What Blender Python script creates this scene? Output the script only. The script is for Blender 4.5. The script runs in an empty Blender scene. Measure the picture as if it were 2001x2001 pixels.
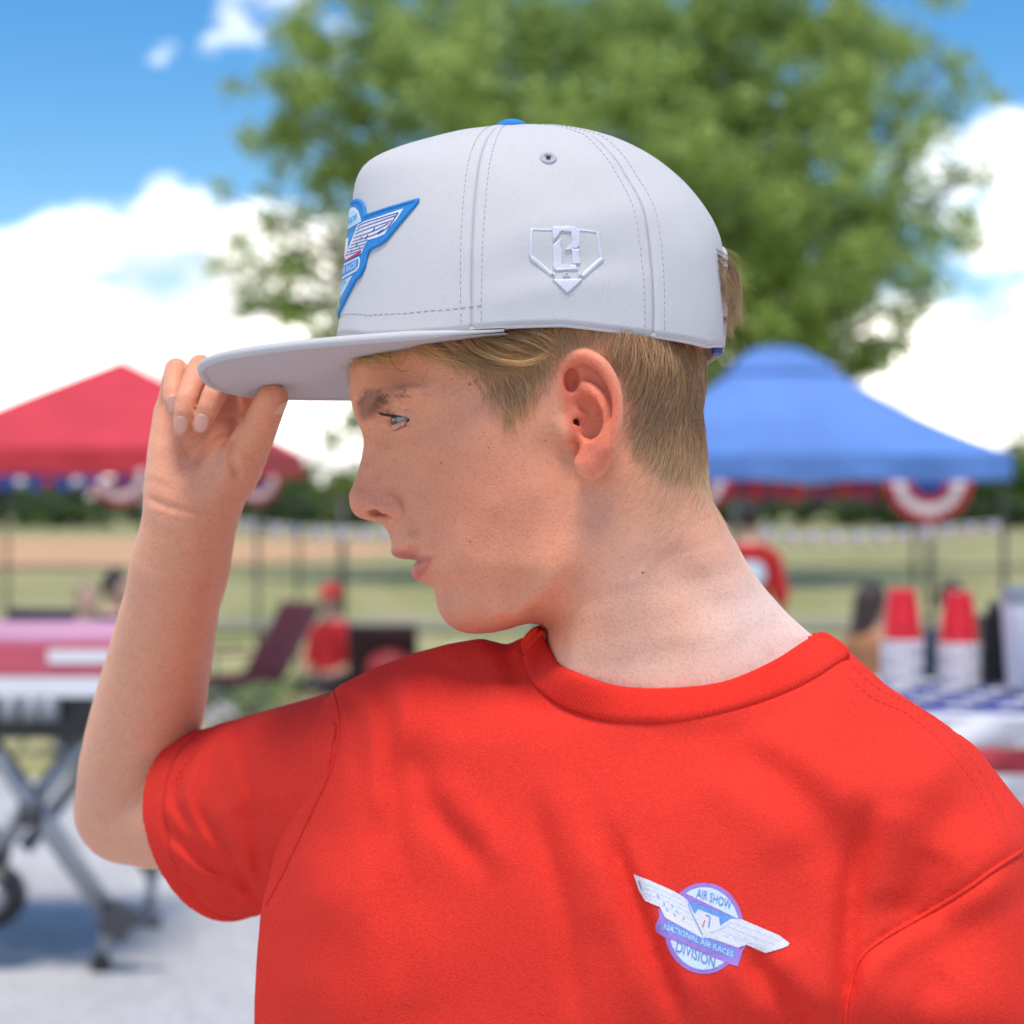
import bpy, bmesh, math, random, time
import numpy as np
from mathutils import Vector, Matrix
T0 = time.time()
random.seed(7); RNG = np.random.default_rng(11)
SC = bpy.context.scene
COL = SC.collection
# ---------------------------------------------------------------- camera
FPX = 3683.0; CX = 1000.5; HY = 970.0; CAMH = 1.30      # focal length in photo pixels, horizon row, eye height
cam_d = bpy.data.cameras.new('camera'); cam = bpy.data.objects.new('camera', cam_d); COL.objects.link(cam)
cam.location = (0, 0, CAMH); cam.rotation_euler = (math.pi/2, 0, 0)
cam_d.sensor_width = 36.0; cam_d.lens = 36.0*FPX/2001.0
cam_d.shift_y = -(1000.5-HY)/2001.0
cam_d.clip_start = 0.05; cam_d.clip_end = 3000
cam_d.dof.use_dof = True; cam_d.dof.focus_distance = 0.955; cam_d.dof.aperture_fstop = 6.8
SC.camera = cam
# ---------------------------------------------------------------- world
SUN_EL, SUN_AZ = 74.0, 186.0      # azimuth measured clockwise from +Y (away from the camera) towards +X
wd = bpy.data.worlds.new('World'); SC.world = wd; wd.use_nodes = True
nt = wd.node_tree; N = nt.nodes; L = nt.links; N.clear()
out = N.new('ShaderNodeOutputWorld'); bg = N.new('ShaderNodeBackground'); L.new(bg.outputs[0], out.inputs[0])
sky = N.new('ShaderNodeTexSky'); sky.sky_type = 'NISHITA'; sky.sun_disc = False
sky.sun_elevation = math.radians(SUN_EL); sky.sun_rotation = math.radians(SUN_AZ)
sky.air_density = 1.0; sky.dust_density = 0.25; sky.ozone_density = 2.5
hs = N.new('ShaderNodeHueSaturation'); hs.inputs['Saturation'].default_value = 1.4; hs.inputs['Value'].default_value = 0.47
L.new(sky.outputs[0], hs.inputs['Color'])
tc = N.new('ShaderNodeTexCoord'); sep = N.new('ShaderNodeSeparateXYZ'); L.new(tc.outputs['Generated'], sep.inputs[0])
def wmath(op, a, b=None, c=None, clamp=False):
    m = N.new('ShaderNodeMath'); m.operation = op; m.use_clamp = clamp
    for i, v in enumerate((a, b, c)):
        if v is None: continue
        if isinstance(v, (int, float)): m.inputs[i].default_value = v
        else: L.new(v, m.inputs[i])
    return m.outputs[0]
mp = N.new('ShaderNodeMapping'); mp.inputs['Scale'].default_value = (1, 1, 1.7); mp.inputs['Location'].default_value = (0.35, 0.1, 0.0)
L.new(tc.outputs['Generated'], mp.inputs[0])
n1 = N.new('ShaderNodeTexNoise'); n1.inputs['Scale'].default_value = 7.0; n1.inputs['Detail'].default_value = 7; n1.inputs['Roughness'].default_value = 0.52
L.new(mp.outputs[0], n1.inputs['Vector'])
# cumulus bank low over the horizon: coverage falls with elevation
cov = wmath('MULTIPLY_ADD', sep.outputs['Z'], -2.75, 0.455)
cov = wmath('MAXIMUM', cov, -0.085)
dens = wmath('ADD', n1.outputs['Fac'], cov)
mask = wmath('MULTIPLY', wmath('SUBTRACT', dens, 0.525), 7.0, clamp=True)
n2 = N.new('ShaderNodeTexNoise'); n2.inputs['Scale'].default_value = 14.0; n2.inputs['Detail'].default_value = 5
L.new(mp.outputs[0], n2.inputs['Vector'])
cr = N.new('ShaderNodeValToRGB')
cr.color_ramp.elements[0].position = 0.40; cr.color_ramp.elements[0].color = (3.7, 3.6, 3.5, 1)
cr.color_ramp.elements[1].position = 0.56; cr.color_ramp.elements[1].color = (9.7, 9.15, 8.4, 1)
L.new(n2.outputs['Fac'], cr.inputs[0])
mx = N.new('ShaderNodeMix'); mx.data_type = 'RGBA'
L.new(mask, mx.inputs[0]); L.new(hs.outputs[0], mx.inputs[6]); L.new(cr.outputs[0], mx.inputs[7])
L.new(mx.outputs[2], bg.inputs['Color']); bg.inputs['Strength'].default_value = 0.14
# ---------------------------------------------------------------- sun (veiled by thin cloud)
sd = bpy.data.lights.new('sun', 'SUN'); sun = bpy.data.objects.new('sun', sd); COL.objects.link(sun)
sd.energy = 1.5; sd.angle = math.radians(20); sd.color = (1.0, 0.91, 0.79)
_e, _a = math.radians(SUN_EL), math.radians(SUN_AZ)
SUNDIR = Vector((math.cos(_e)*math.sin(_a), math.cos(_e)*math.cos(_a), math.sin(_e)))
sun.rotation_euler = SUNDIR.to_track_quat('Z', 'Y').to_euler()
# ---------------------------------------------------------------- render settings
SC.view_settings.view_transform = 'Standard'; SC.view_settings.look = 'None'
SC.view_settings.exposure = 1.33; SC.view_settings.gamma = 1.0
SC.render.engine = 'CYCLES'; SC.cycles.use_denoising = True
SC.cycles.max_bounces = 8; SC.cycles.transparent_max_bounces = 12
SC.cycles.caustics_reflective = False; SC.cycles.caustics_refractive = False
# ================================================================ helpers
CAMP = np.array([0.0, 0.0, CAMH])
def W(px, py, Y):
    return np.array([(px-CX)/FPX*Y, Y, CAMH-(py-HY)/FPX*Y])
def to_px(P):
    return CX+P[:, 0]/P[:, 1]*FPX, HY-(P[:, 2]-CAMH)/P[:, 1]*FPX
def link(name, me, parent=None, mat=None, smooth=True):
    o = bpy.data.objects.new(name, me); COL.objects.link(o)
    if parent is not None: o.parent = parent
    if mat is not None: me.materials.append(mat)
    if smooth and len(me.polygons): me.polygons.foreach_set('use_smooth', np.ones(len(me.polygons), bool))
    return o
def mesh_np(name, V, F):
    """mesh from numpy verts and an (n,k) face array or a list of faces"""
    me = bpy.data.meshes.new(name)
    if isinstance(F, np.ndarray):
        k = F.shape[1]; n = len(F)
        me.vertices.add(len(V)); me.vertices.foreach_set('co', np.asarray(V, np.float32).ravel())
        me.loops.add(n*k); me.loops.foreach_set('vertex_index', F.astype(np.int32).ravel())
        me.polygons.add(n); me.polygons.foreach_set('loop_start', np.arange(0, n*k, k, dtype=np.int32))
        me.update(calc_edges=True)
    else:
        me.from_pydata([tuple(map(float, v)) for v in V], [], F)
    return me
def empty(name, loc=(0, 0, 0)):
    o = bpy.data.objects.new(name, None); COL.objects.link(o); o.location = loc; o.empty_display_size = 0.1; return o
def tag(o, label, cat, group=None, kind=None):
    if label: o['label'] = label
    if cat: o['category'] = cat
    if group: o['group'] = group
    if kind: o['kind'] = kind
    return o
class MB:
    """collects simple shapes into one mesh"""
    def __init__(s): s.V = []; s.F = []
    def add(s, V, F):
        o = len(s.V); s.V += [tuple(map(float, v)) for v in V]; s.F += [tuple(i+o for i in f) for f in F]; return s
    def box(s, c, h, R=None):
        c = np.array(c, float); h = np.array(h, float)
        V = np.array([[x, y, z] for x in (-1, 1) for y in (-1, 1) for z in (-1, 1)])*h
        if R is not None: V = V@np.array(R).T
        return s.add(V+c, [(0, 1, 3, 2), (4, 6, 7, 5), (0, 4, 5, 1), (2, 3, 7, 6), (0, 2, 6, 4), (1, 5, 7, 3)])
    def tube(s, pts, r, n=8, caps=True, flat=1.0):
        pts = [np.array(p, float) for p in pts]; m = len(pts)
        rr = r if hasattr(r, '__len__') else [r]*m
        V = []; up = None
        for i in range(m):
            t = pts[min(i+1, m-1)]-pts[max(i-1, 0)]; t /= (np.linalg.norm(t)+1e-12)
            if up is None:
                up = np.array([0, 0, 1.0]) if abs(t[2]) < .9 else np.array([1.0, 0, 0])
            a = np.cross(t, up); a /= (np.linalg.norm(a)+1e-12); b = np.cross(a, t); up = b
            for k in range(n):
                q = 2*math.pi*k/n
                V.append(pts[i]+rr[i]*(math.cos(q)*a+math.sin(q)*b*flat))
        F = [(i*n+k, i*n+(k+1) % n, (i+1)*n+(k+1) % n, (i+1)*n+k) for i in range(m-1) for k in range(n)]
        if caps: F += [tuple(range(n-1, -1, -1)), tuple((m-1)*n+k for k in range(n))]
        return s.add(V, F)
    def lathe(s, prof, c=(0, 0, 0), n=20, sx=1.0, sy=1.0):
        V = []; m = len(prof)
        for r, z in prof:
            for k in range(n):
                q = 2*math.pi*k/n; V.append((c[0]+r*math.cos(q)*sx, c[1]+r*math.sin(q)*sy, c[2]+z))
        F = [(i*n+k, i*n+(k+1) % n, (i+1)*n+(k+1) % n, (i+1)*n+k) for i in range(m-1) for k in range(n)]
        if prof[0][0] > 1e-5: F.append(tuple(range(n-1, -1, -1)))
        if prof[-1][0] > 1e-5: F.append(tuple((m-1)*n+k for k in range(n)))
        return s.add(V, F)
    def grid(s, G):
        """G: (a,b,3) array"""
        a, b = G.shape[:2]
        return s.add(G.reshape(-1, 3), [(i*b+j, i*b+j+1, (i+1)*b+j+1, (i+1)*b+j) for i in range(a-1) for j in range(b-1)])
    def mesh(s, name='m'):
        me = bpy.data.meshes.new(name); me.from_pydata(s.V, [], s.F); me.update(); return me
    def obj(s, name, parent=None, mat=None, smooth=False):
        return link(name, s.mesh(name), parent, mat, smooth)
# ---------------------------------------------------------------- materials
def newmat(name):
    m = bpy.data.materials.new(name); m.use_nodes = True
    return m, m.node_tree.nodes, m.node_tree.links, m.node_tree.nodes['Principled BSDF']
def ramp(N, L, src, stops):
    c = N.new('ShaderNodeValToRGB'); e = c.color_ramp.elements
    while len(e) > 1: e.remove(e[-1])
    e[0].position = stops[0][0]; e[0].color = (*stops[0][1], 1)
    for p, col in stops[1:]:
        q = e.new(p); q.color = (*col, 1)
    L.new(src, c.inputs[0]); return c.outputs[0]
def basic(name, col, rough=0.6, var=0.12, scale=8.0, bump=0.0, bscale=60.0, metal=0.0, spec=0.5, coord='Object', sheen=0.0):
    m, N, L, B = newmat(name)
    B.inputs['Roughness'].default_value = rough; B.inputs['Metallic'].default_value = metal
    B.inputs['Specular IOR Level'].default_value = spec
    if sheen: B.inputs['Sheen Weight'].default_value = sheen
    t = N.new('ShaderNodeTexCoord'); n = N.new('ShaderNodeTexNoise'); n.inputs['Scale'].default_value = scale; n.inputs['Detail'].default_value = 4
    L.new(t.outputs[coord], n.inputs['Vector'])
    a = tuple(max(0, c*(1-var)) for c in col); b = tuple(min(1, c*(1+var)) for c in col)
    L.new(ramp(N, L, n.outputs['Fac'], [(0.3, a), (0.7, b)]), B.inputs['Base Color'])
    if bump:
        n2 = N.new('ShaderNodeTexNoise'); n2.inputs['Scale'].default_value = bscale; n2.inputs['Detail'].default_value = 3
        L.new(t.outputs[coord], n2.inputs['Vector'])
        bp = N.new('ShaderNodeBump'); bp.inputs['Strength'].default_value = bump; bp.inputs['Distance'].default_value = 0.01
        L.new(n2.outputs['Fac'], bp.inputs['Height']); L.new(bp.outputs[0], B.inputs['Normal'])
    return m
# ---------------------------------------------------------------- implicit surfaces
def smin(a, b, k):
    h = np.maximum(k-np.abs(a-b), 0)/k
    return np.minimum(a, b)-h*h*k*0.25
def smax(a, b, k): return -smin(-a, -b, k)
def cone(P, a, b, ra, rb):
    a = np.asarray(a, float); b = np.asarray(b, float); ab = b-a
    t = np.clip(((P-a)@ab)/(ab@ab+1e-12), 0, 1)
    return np.sqrt((((P-a)-t[:, None]*ab)**2).sum(1))-(ra+(rb-ra)*t)
def chain(P, pts, rads, k=0.0):
    d = None
    for i in range(len(pts)-1):
        e = cone(P, pts[i], pts[i+1], rads[i], rads[i+1])
        d = e if d is None else (smin(d, e, k) if k else np.minimum(d, e))
    return d
def ellip(P, c, r):
    r = np.asarray(r, float); q = (P-np.asarray(c, float))/r
    k0 = np.sqrt((q*q).sum(1)); k1 = np.sqrt(((q/r)**2).sum(1))+1e-9
    return k0*(k0-1)/k1
def poly_sd(X, Y, poly):
    """signed distance to a closed 2-D polygon, negative inside"""
    poly = np.asarray(poly, float); n = len(poly)
    d = np.full(X.shape, 1e18); inside = np.zeros(X.shape, bool)
    for i in range(n):
        ax, ay = poly[i]; bx, by = poly[(i+1) % n]
        ex, ey = bx-ax, by-ay; wx, wy = X-ax, Y-ay
        t = np.clip((wx*ex+wy*ey)/(ex*ex+ey*ey+1e-18), 0, 1)
        d = np.minimum(d, (wx-ex*t)**2+(wy-ey*t)**2)
        if ay != by:
            c = ((ay > Y) != (by > Y)) & (X < (bx-ax)*(Y-ay)/(by-ay)+ax)
            inside ^= c
    d = np.sqrt(d)
    return np.where(inside, -d, d)
def line_dist(X, Y, pts):
    """distance to an open polyline and the position 0..1 along it"""
    pts = np.asarray(pts, float); seg = np.sqrt(((pts[1:]-pts[:-1])**2).sum(1)); cum = np.concatenate([[0], np.cumsum(seg)]); tot = cum[-1]
    best = np.full(X.shape, 1e18); s = np.zeros(X.shape)
    for i in range(len(pts)-1):
        ax, ay = pts[i]; ex, ey = pts[i+1]-pts[i]
        t = np.clip(((X-ax)*ex+(Y-ay)*ey)/(ex*ex+ey*ey+1e-18), 0, 1)
        d = (X-ax-ex*t)**2+(Y-ay-ey*t)**2
        m = d < best; best = np.where(m, d, best); s = np.where(m, (cum[i]+t*seg[i])/tot, s)
    return np.sqrt(best), s
def catmull(pts, n=6, closed=False):
    P = np.asarray(pts, float); m = len(P); out_ = []
    rng = range(m if closed else m-1)
    for i in rng:
        g = (lambda j: P[j % m]) if closed else (lambda j: P[min(max(j, 0), m-1)])
        p0, p1, p2, p3 = g(i-1), g(i), g(i+1), g(i+2)
        for t in np.arange(n)/n:
            out_.append(0.5*(2*p1+(p2-p0)*t+(2*p0-5*p1+4*p2-p3)*t*t+(3*p1-p0-3*p2+p3)*t**3))
    if not closed: out_.append(P[-1])
    return np.array(out_)
def gauss_blur(A, s):
    r = int(3*s)+1; k = np.exp(-0.5*(np.arange(-r, r+1)/s)**2); k /= k.sum()
    A = np.apply_along_axis(lambda v: np.convolve(np.pad(v, r, 'edge'), k, 'valid'), 0, A)
    return np.apply_along_axis(lambda v: np.convolve(np.pad(v, r, 'edge'), k, 'valid'), 1, A)
class Grid2:
    def __init__(s, x0, x1, z0, z1, h):
        s.x0, s.z0, s.h = x0, z0, h; s.nx = int((x1-x0)/h)+2; s.nz = int((z1-z0)/h)+2
        s.X, s.Z = np.meshgrid(x0+np.arange(s.nx)*h, z0+np.arange(s.nz)*h, indexing='ij')
    def sample(s, A, x, z):
        u = np.clip((x-s.x0)/s.h, 0, s.nx-1.001); v = np.clip((z-s.z0)/s.h, 0, s.nz-1.001)
        i = u.astype(np.int32); j = v.astype(np.int32); u = u-i; v = v-j
        return A[i, j]*(1-u)*(1-v)+A[i+1, j]*u*(1-v)+A[i, j+1]*(1-u)*v+A[i+1, j+1]*u*v
def tps(px, pz, val, qx, qz, sc=50.0, reg=1e-4):
    p = np.stack([px, pz], 1)/sc; n = len(p)
    def ker(d2): return 0.5*d2*np.log(d2+1e-12)
    K = ker(((p[:, None]-p[None])**2).sum(2))+np.eye(n)*reg
    Pm = np.concatenate([np.ones((n, 1)), p], 1)
    A = np.zeros((n+3, n+3)); A[:n, :n] = K; A[:n, n:] = Pm; A[n:, :n] = Pm.T
    w = np.linalg.solve(A, np.concatenate([val, np.zeros(3)]))
    q = np.stack([qx.ravel(), qz.ravel()], 1).astype(np.float32)/sc; res = np.empty(len(q), np.float32)
    p32 = p.astype(np.float32); wn = w[:n].astype(np.float32)
    for i in range(0, len(q), 20000):
        c = q[i:i+20000]
        d2 = (c*c).sum(1)[:, None]+(p32*p32).sum(1)[None]-2*c@p32.T
        res[i:i+20000] = ker(np.maximum(d2, 0))@wn+w[n]+c@w[n+1:].astype(np.float32)
    return res.reshape(qx.shape).astype(float)
class Inflate:
    """a body swollen out of a flat outline: half-thickness^2 = q * d, q interpolated between landmarks.
    outline, landmarks (x,z,half) in mm; bq = (x,z,q) values of q set directly"""
    def __init__(s, outline, marks, bq, box, h=0.8, lam=15.0, qmin=1.0, qmax=260.0):
        s.g = g = Grid2(*box, h)
        sd = -poly_sd(g.X, g.Z, outline)             # positive inside
        ins = sd > 0
        phi = np.where(ins, 1-np.exp(-np.maximum(sd, 0)/lam), 0); l2 = (lam/h)**2
        for it in range(700):                        # screened Poisson: smooth, crease-free inner distance
            nb = np.zeros_like(phi); nb[1:-1, 1:-1] = phi[2:, 1:-1]+phi[:-2, 1:-1]+phi[1:-1, 2:]+phi[1:-1, :-2]
            phi = np.where(ins, (1+l2*nb)/(1+4*l2), 0)
        ex = lam*(1-np.exp(-np.maximum(sd, 0)/lam))
        w = np.clip(sd/6.0, 0, 1); w = w*w*(3-2*w)
        ds = np.where(sd > 0, ex*(1-w)+lam*phi*w, sd)
        mk = np.array(marks, float); dm = np.maximum(g.sample(ds, mk[:, 0], mk[:, 1]), 0.6)
        q = np.log(np.clip(mk[:, 2]**2/dm, qmin, 4*qmax))
        X = mk[:, 0]; Z = mk[:, 1]
        if len(bq):
            b = np.array(bq, float); X = np.concatenate([X, b[:, 0]]); Z = np.concatenate([Z, b[:, 1]]); q = np.concatenate([q, np.log(b[:, 2])])
        lq = np.clip(tps(X, Z, q, g.X, g.Z, reg=2e-3), math.log(qmin), math.log(qmax))
        s.H = np.exp(lq)*ds
        gx, gz = np.gradient(s.H, h); s.G2 = gx*gx+gz*gz; s.sd = sd
    def f(s, x, y, z):
        H = s.g.sample(s.H, x, z); G2 = s.g.sample(s.G2, x, z)
        return (y*y-H)/np.sqrt(4*y*y+G2+4.0)
def surface_nets(f, lo, hi, h, B=8, slack=1.25, smooth=1):
    lo = np.array(lo, float); hi = np.array(hi, float)
    nb = np.ceil((hi-lo)/(h*B)).astype(int)
    bi = np.stack(np.meshgrid(*[np.arange(n) for n in nb], indexing='ij'), -1).reshape(-1, 3)
    cen = lo+(bi+0.5)*h*B
    fc = np.concatenate([f(cen[i:i+200000]) for i in range(0, len(cen), 200000)])
    bi = bi[np.abs(fc) < h*B*0.87*slack+0.002]
    loc = np.stack(np.meshgrid(*[np.arange(B+1)]*3, indexing='ij'), -1).reshape(-1, 3)
    NC = nb*B; ids = []; verts = []; quads = []
    key = lambda c: (c[:, 0].astype(np.int64)*NC[1]+c[:, 1])*NC[2]+c[:, 2]
    CH = 400
    for s0 in range(0, len(bi), CH):
        b = bi[s0:s0+CH]; m = len(b)
        nodes = (b[:, None]*B+loc[None])
        val = f((lo+nodes.reshape(-1, 3)*h)).reshape(m, B+1, B+1, B+1)
        val = np.where(np.abs(val) < 1e-9, 1e-9, val)
        sg = val < 0
        cc = np.zeros((m, B, B, B), np.int8)
        for dx in (0, 1):
            for dy in (0, 1):
                for dz in (0, 1): cc += sg[:, dx:B+dx, dy:B+dy, dz:B+dz]
        act = np.argwhere((cc > 0) & (cc < 8))
        if not len(act): continue
        a0, ai, aj, ak = act.T
        acc = np.zeros((len(act), 3)); cnt = np.zeros(len(act))
        for ax in range(3):
            o = [i for i in range(3) if i != ax]
            for u in (0, 1):
                for v in (0, 1):
                    d = [0, 0, 0]; d[o[0]] = u; d[o[1]] = v; e = list(d); e[ax] = 1
                    va = val[a0, ai+d[0], aj+d[1], ak+d[2]]; vb = val[a0, ai+e[0], aj+e[1], ak+e[2]]
                    c = (va < 0) != (vb < 0)
                    t = np.where(c, va/(va-vb+1e-20), 0)
                    p = np.zeros((len(act), 3)); p[:, o[0]] = u; p[:, o[1]] = v; p[:, ax] = t
                    acc += p*c[:, None]; cnt += c
        cell = b[a0]*B+np.stack([ai, aj, ak], 1)
        ids.append(key(cell)); verts.append(lo+(cell+acc/cnt[:, None])*h)
        for ax in range(3):
            o = [(ax+1) % 3, (ax+2) % 3]
            sl0 = [slice(0, B)]*3; sl1 = [slice(0, B)]*3; sl1[ax] = slice(1, B+1)
            s0_ = sg[(slice(None), *sl0)]; s1_ = sg[(slice(None), *sl1)]
            e = np.argwhere(s0_ != s1_)
            if not len(e): continue
            base = b[e[:, 0]]*B+e[:, 1:]
            q = []
            for du, dv in ((1, 1), (0, 1), (0, 0), (1, 0)):
                c = base.copy(); c[:, o[0]] -= du; c[:, o[1]] -= dv; q.append(key(c))
            q = np.stack(q, 1); fl = s0_[tuple(e.T)]
            q = np.where(fl[:, None], q, q[:, ::-1])
            ok = ((base[:, o[0]] > 0) & (base[:, o[1]] > 0)); quads.append(q[ok])
    ids = np.concatenate(ids); V = np.concatenate(verts); Q = np.concatenate(quads)
    srt = np.argsort(ids); ids = ids[srt]; V = V[srt]
    pos = np.clip(np.searchsorted(ids, Q), 0, len(ids)-1); ok = (ids[pos] == Q).all(1); Q = pos[ok]
    for _ in range(smooth):
        A = np.zeros_like(V); C = np.zeros(len(V))
        for i in range(4):
            j = (i+1) % 4
            for k_ in range(3):
                A[:, k_] += np.bincount(Q[:, i], V[Q[:, j], k_], len(V))+np.bincount(Q[:, j], V[Q[:, i], k_], len(V))
            C += np.bincount(Q[:, i], minlength=len(V))+np.bincount(Q[:, j], minlength=len(V))
        m = C > 0; V[m] = 0.5*V[m]+0.5*A[m]/C[m][:, None]
    return V, Q
def vnormals(V, Q):
    n = np.cross(V[Q[:, 2]]-V[Q[:, 0]], V[Q[:, 3]]-V[Q[:, 1]]) if Q.shape[1] == 4 else np.cross(V[Q[:, 1]]-V[Q[:, 0]], V[Q[:, 2]]-V[Q[:, 0]])
    out_ = np.zeros_like(V)
    for i in range(Q.shape[1]):
        for k in range(3): out_[:, k] += np.bincount(Q[:, i], n[:, k], len(V))
    return out_/(np.linalg.norm(out_, axis=1, keepdims=True)+1e-12)
def vcol(me, name, C):
    a = me.color_attributes.new(name, 'FLOAT_COLOR', 'POINT')
    C = np.concatenate([C, np.ones((len(C), 1))], 1) if C.shape[1] == 3 else C
    a.data.foreach_set('color', C.astype(np.float32).ravel())
# ================================================================ the boy: head frame
HEADC = W(1040, 800, 1.0)
_ph, _th = math.radians(7.3), math.radians(4.0)
_Rx = np.array([[1, 0, 0], [0, math.cos(_ph), math.sin(_ph)], [0, -math.sin(_ph), math.cos(_ph)]])
_Rz = np.array([[math.cos(_th), -math.sin(_th), 0], [math.sin(_th), math.cos(_th), 0], [0, 0, 1]])
HR = _Rz@_Rx                                           # columns: head axes (x back of head, y his right, z up)
def hp(px, py, y=0.0):
    """photo pixel -> head-local mm on the sagittal plane y (mm, negative = his left, the side in view)"""
    d = np.array([(px-CX)/FPX, 1.0, -(py-HY)/FPX]); n = HR[:, 1]; o = HEADC+n*y/1000
    t = ((o-CAMP)@n)/(d@n)
    return ((CAMP+t*d-HEADC)@HR)*1000
def h2w(q): return HEADC+(np.asarray(q, float)/1000)@HR.T
prof_px = [(683, 700), (682, 735), (683, 766), (687, 790), (692, 808), (700, 828), (707, 845), (710, 857), (709.5, 872), (706, 895), (700, 918), (692, 942), (685, 958),
 (682, 968), (682, 980), (685, 994), (692, 1005), (702, 1012), (715, 1016), (732, 1020), (745, 1024), (754, 1033), (760, 1044), (764, 1057), (765, 1066), (763, 1075), (765, 1082), (772, 1087.5),
 (783, 1090), (797, 1091.5), (812, 1092), (808, 1098), (805, 1107), (804, 1117), (807, 1128), (815, 1135), (830, 1141), (841, 1149), (848, 1158), (852, 1172), (855, 1188), (861, 1202), (873, 1218),
 (890, 1230), (910, 1237), (931, 1239), (964, 1236), (998, 1228), (1040, 1213), (1110, 1190), (1220, 1150), (1300, 1070), (1345, 980), (1360, 900), (1366, 820), (1374, 740), (1374, 660), (1366, 580), (1340, 490), (1290, 410),
 (1210, 350), (1120, 318), (1020, 308), (910, 330), (820, 385), (750, 460), (710, 540), (690, 620)]
prof = np.array([hp(*p)[[0, 2]] for p in prof_px])
marks_px = [
 (700, 740, 19), (730, 740, 31), (780, 740, 44), (840, 740, 53), (920, 740, 60), (1050, 740, 67), (1180, 740, 69), (1280, 740, 58), (1345, 740, 36),
 (697, 788, 12), (712, 788, 22), (735, 788, 33), (775, 785, 44), (820, 785, 50.5), (880, 790, 56), (950, 790, 61),
 (711, 830, 6), (722, 830, 10), (742, 830, 14.5), (762, 830, 19), (785, 830, 28), (812, 830, 38), (842, 825, 47), (880, 830, 54), (950, 835, 61), (1080, 830, 65),
 (717, 870, 5.5), (728, 870, 9.5), (745, 870, 13.5), (765, 872, 20), (790, 872, 31), (820, 872, 40.5), (860, 872, 49.5), (900, 872, 55), (960, 872, 60),
 (711, 910, 6.5), (725, 910, 10.5), (750, 910, 13.5), (775, 910, 19.5), (800, 910, 29), (830, 910, 38.5), (870, 910, 47), (920, 910, 54), (1000, 910, 60),
 (692, 955, 6), (702, 955, 9.5), (720, 955, 11.5), (745, 955, 13.5), (770, 955, 17), (790, 955, 22), (815, 955, 30), (850, 955, 38.5), (900, 955, 49), (960, 955, 55), (1050, 955, 60),
 (690, 985, 6.5), (705, 985, 9.5), (730, 985, 12), (755, 985, 14), (775, 985, 17), (792, 985, 21), (815, 985, 27.5), (850, 985, 36.5), (900, 985, 46.5), (960, 985, 54), (1050, 985, 58.5),
 (720, 1008, 7.5), (745, 1010, 11), (770, 1010, 15.5), (790, 1010, 20.5), (815, 1010, 25.5), (850, 1010, 34.2), (900, 1010, 44.3), (960, 1010, 52), (1050, 1010, 57),
 (766, 1040, 6.5), (775, 1040, 12), (790, 1040, 18.3), (810, 1040, 23.6), (840, 1040, 29.5), (880, 1040, 39.5), (940, 1040, 48.3), (1020, 1040, 54), (1090, 1040, 57),
 (772, 1070, 9), (785, 1070, 15), (805, 1070, 20), (830, 1070, 24.5), (850, 1070, 28.5), (880, 1070, 37), (940, 1070, 46.3), (1020, 1070, 52.3),
 (825, 1092, 20), (846, 1092, 25.5), (880, 1092, 35.3), (810, 1115, 8), (820, 1115, 14), (835, 1115, 19), (855, 1115, 25), (890, 1115, 34.8), (940, 1115, 43.6), (1020, 1115, 50),
 (848, 1152, 8), (860, 1152, 15), (880, 1152, 22), (910, 1152, 31.3), (960, 1152, 40.3), (1030, 1150, 45), (1100, 1150, 46), (1180, 1060, 52),
 (863, 1190, 9.5), (875, 1190, 16), (900, 1190, 23), (940, 1190, 30), (1000, 1185, 36.5), (1060, 1180, 40), (890, 1220, 10.5), (920, 1222, 17), (970, 1220, 24), (1020, 1205, 30),
 (1080, 880, 60), (1080, 960, 58.5), (1140, 800, 65), (1200, 760, 69), (1160, 900, 60), (1200, 980, 55), (1250, 900, 54), (1315, 900, 38), (1300, 680, 60), (1345, 660, 38),
 (1040, 600, 72), (1150, 560, 72), (900, 600, 64), (780, 600, 44), (715, 600, 20), (1040, 480, 62), (1150, 480, 61), (900, 470, 50), (800, 500, 38), (1250, 550, 57), (1320, 540, 36), (1040, 390, 40), (1150, 400, 38), (1000, 345, 22)]
marks = []
for px, py, h_ in marks_px:
    q = hp(px, py, -h_); marks.append((q[0], q[2], h_))
bq_px = [(683, 740, 120), (688, 795, 60), (702, 832, 14), (709, 860, 6.5), (706, 895, 7), (690, 948, 12), (682, 974, 17), (692, 1004, 14), (715, 1015, 8), (744, 1023, 8), (762, 1050, 26), (764, 1074, 40), (800, 1091, 40),
 (804, 1115, 42), (830, 1140, 40), (849, 1160, 40), (857, 1190, 46), (873, 1217, 50), (890, 1230, 55), (920, 1238, 75), (964, 1235, 120), (1040, 1213, 190), (1110, 1190, 190), (1160, 1172, 190), (1374, 700, 150), (1340, 490, 140), (1120, 318, 120), (910, 330, 120), (750, 460, 120), (690, 620, 130), (1360, 900, 90), (1220, 1150, 190)]
bq = []
for px, py, v in bq_px:
    q = hp(px, py); bq.append((q[0], q[2], v))
HEAD = Inflate(prof, marks, bq, (-112, 106, -132, 146), h=0.8, qmax=520)
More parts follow.
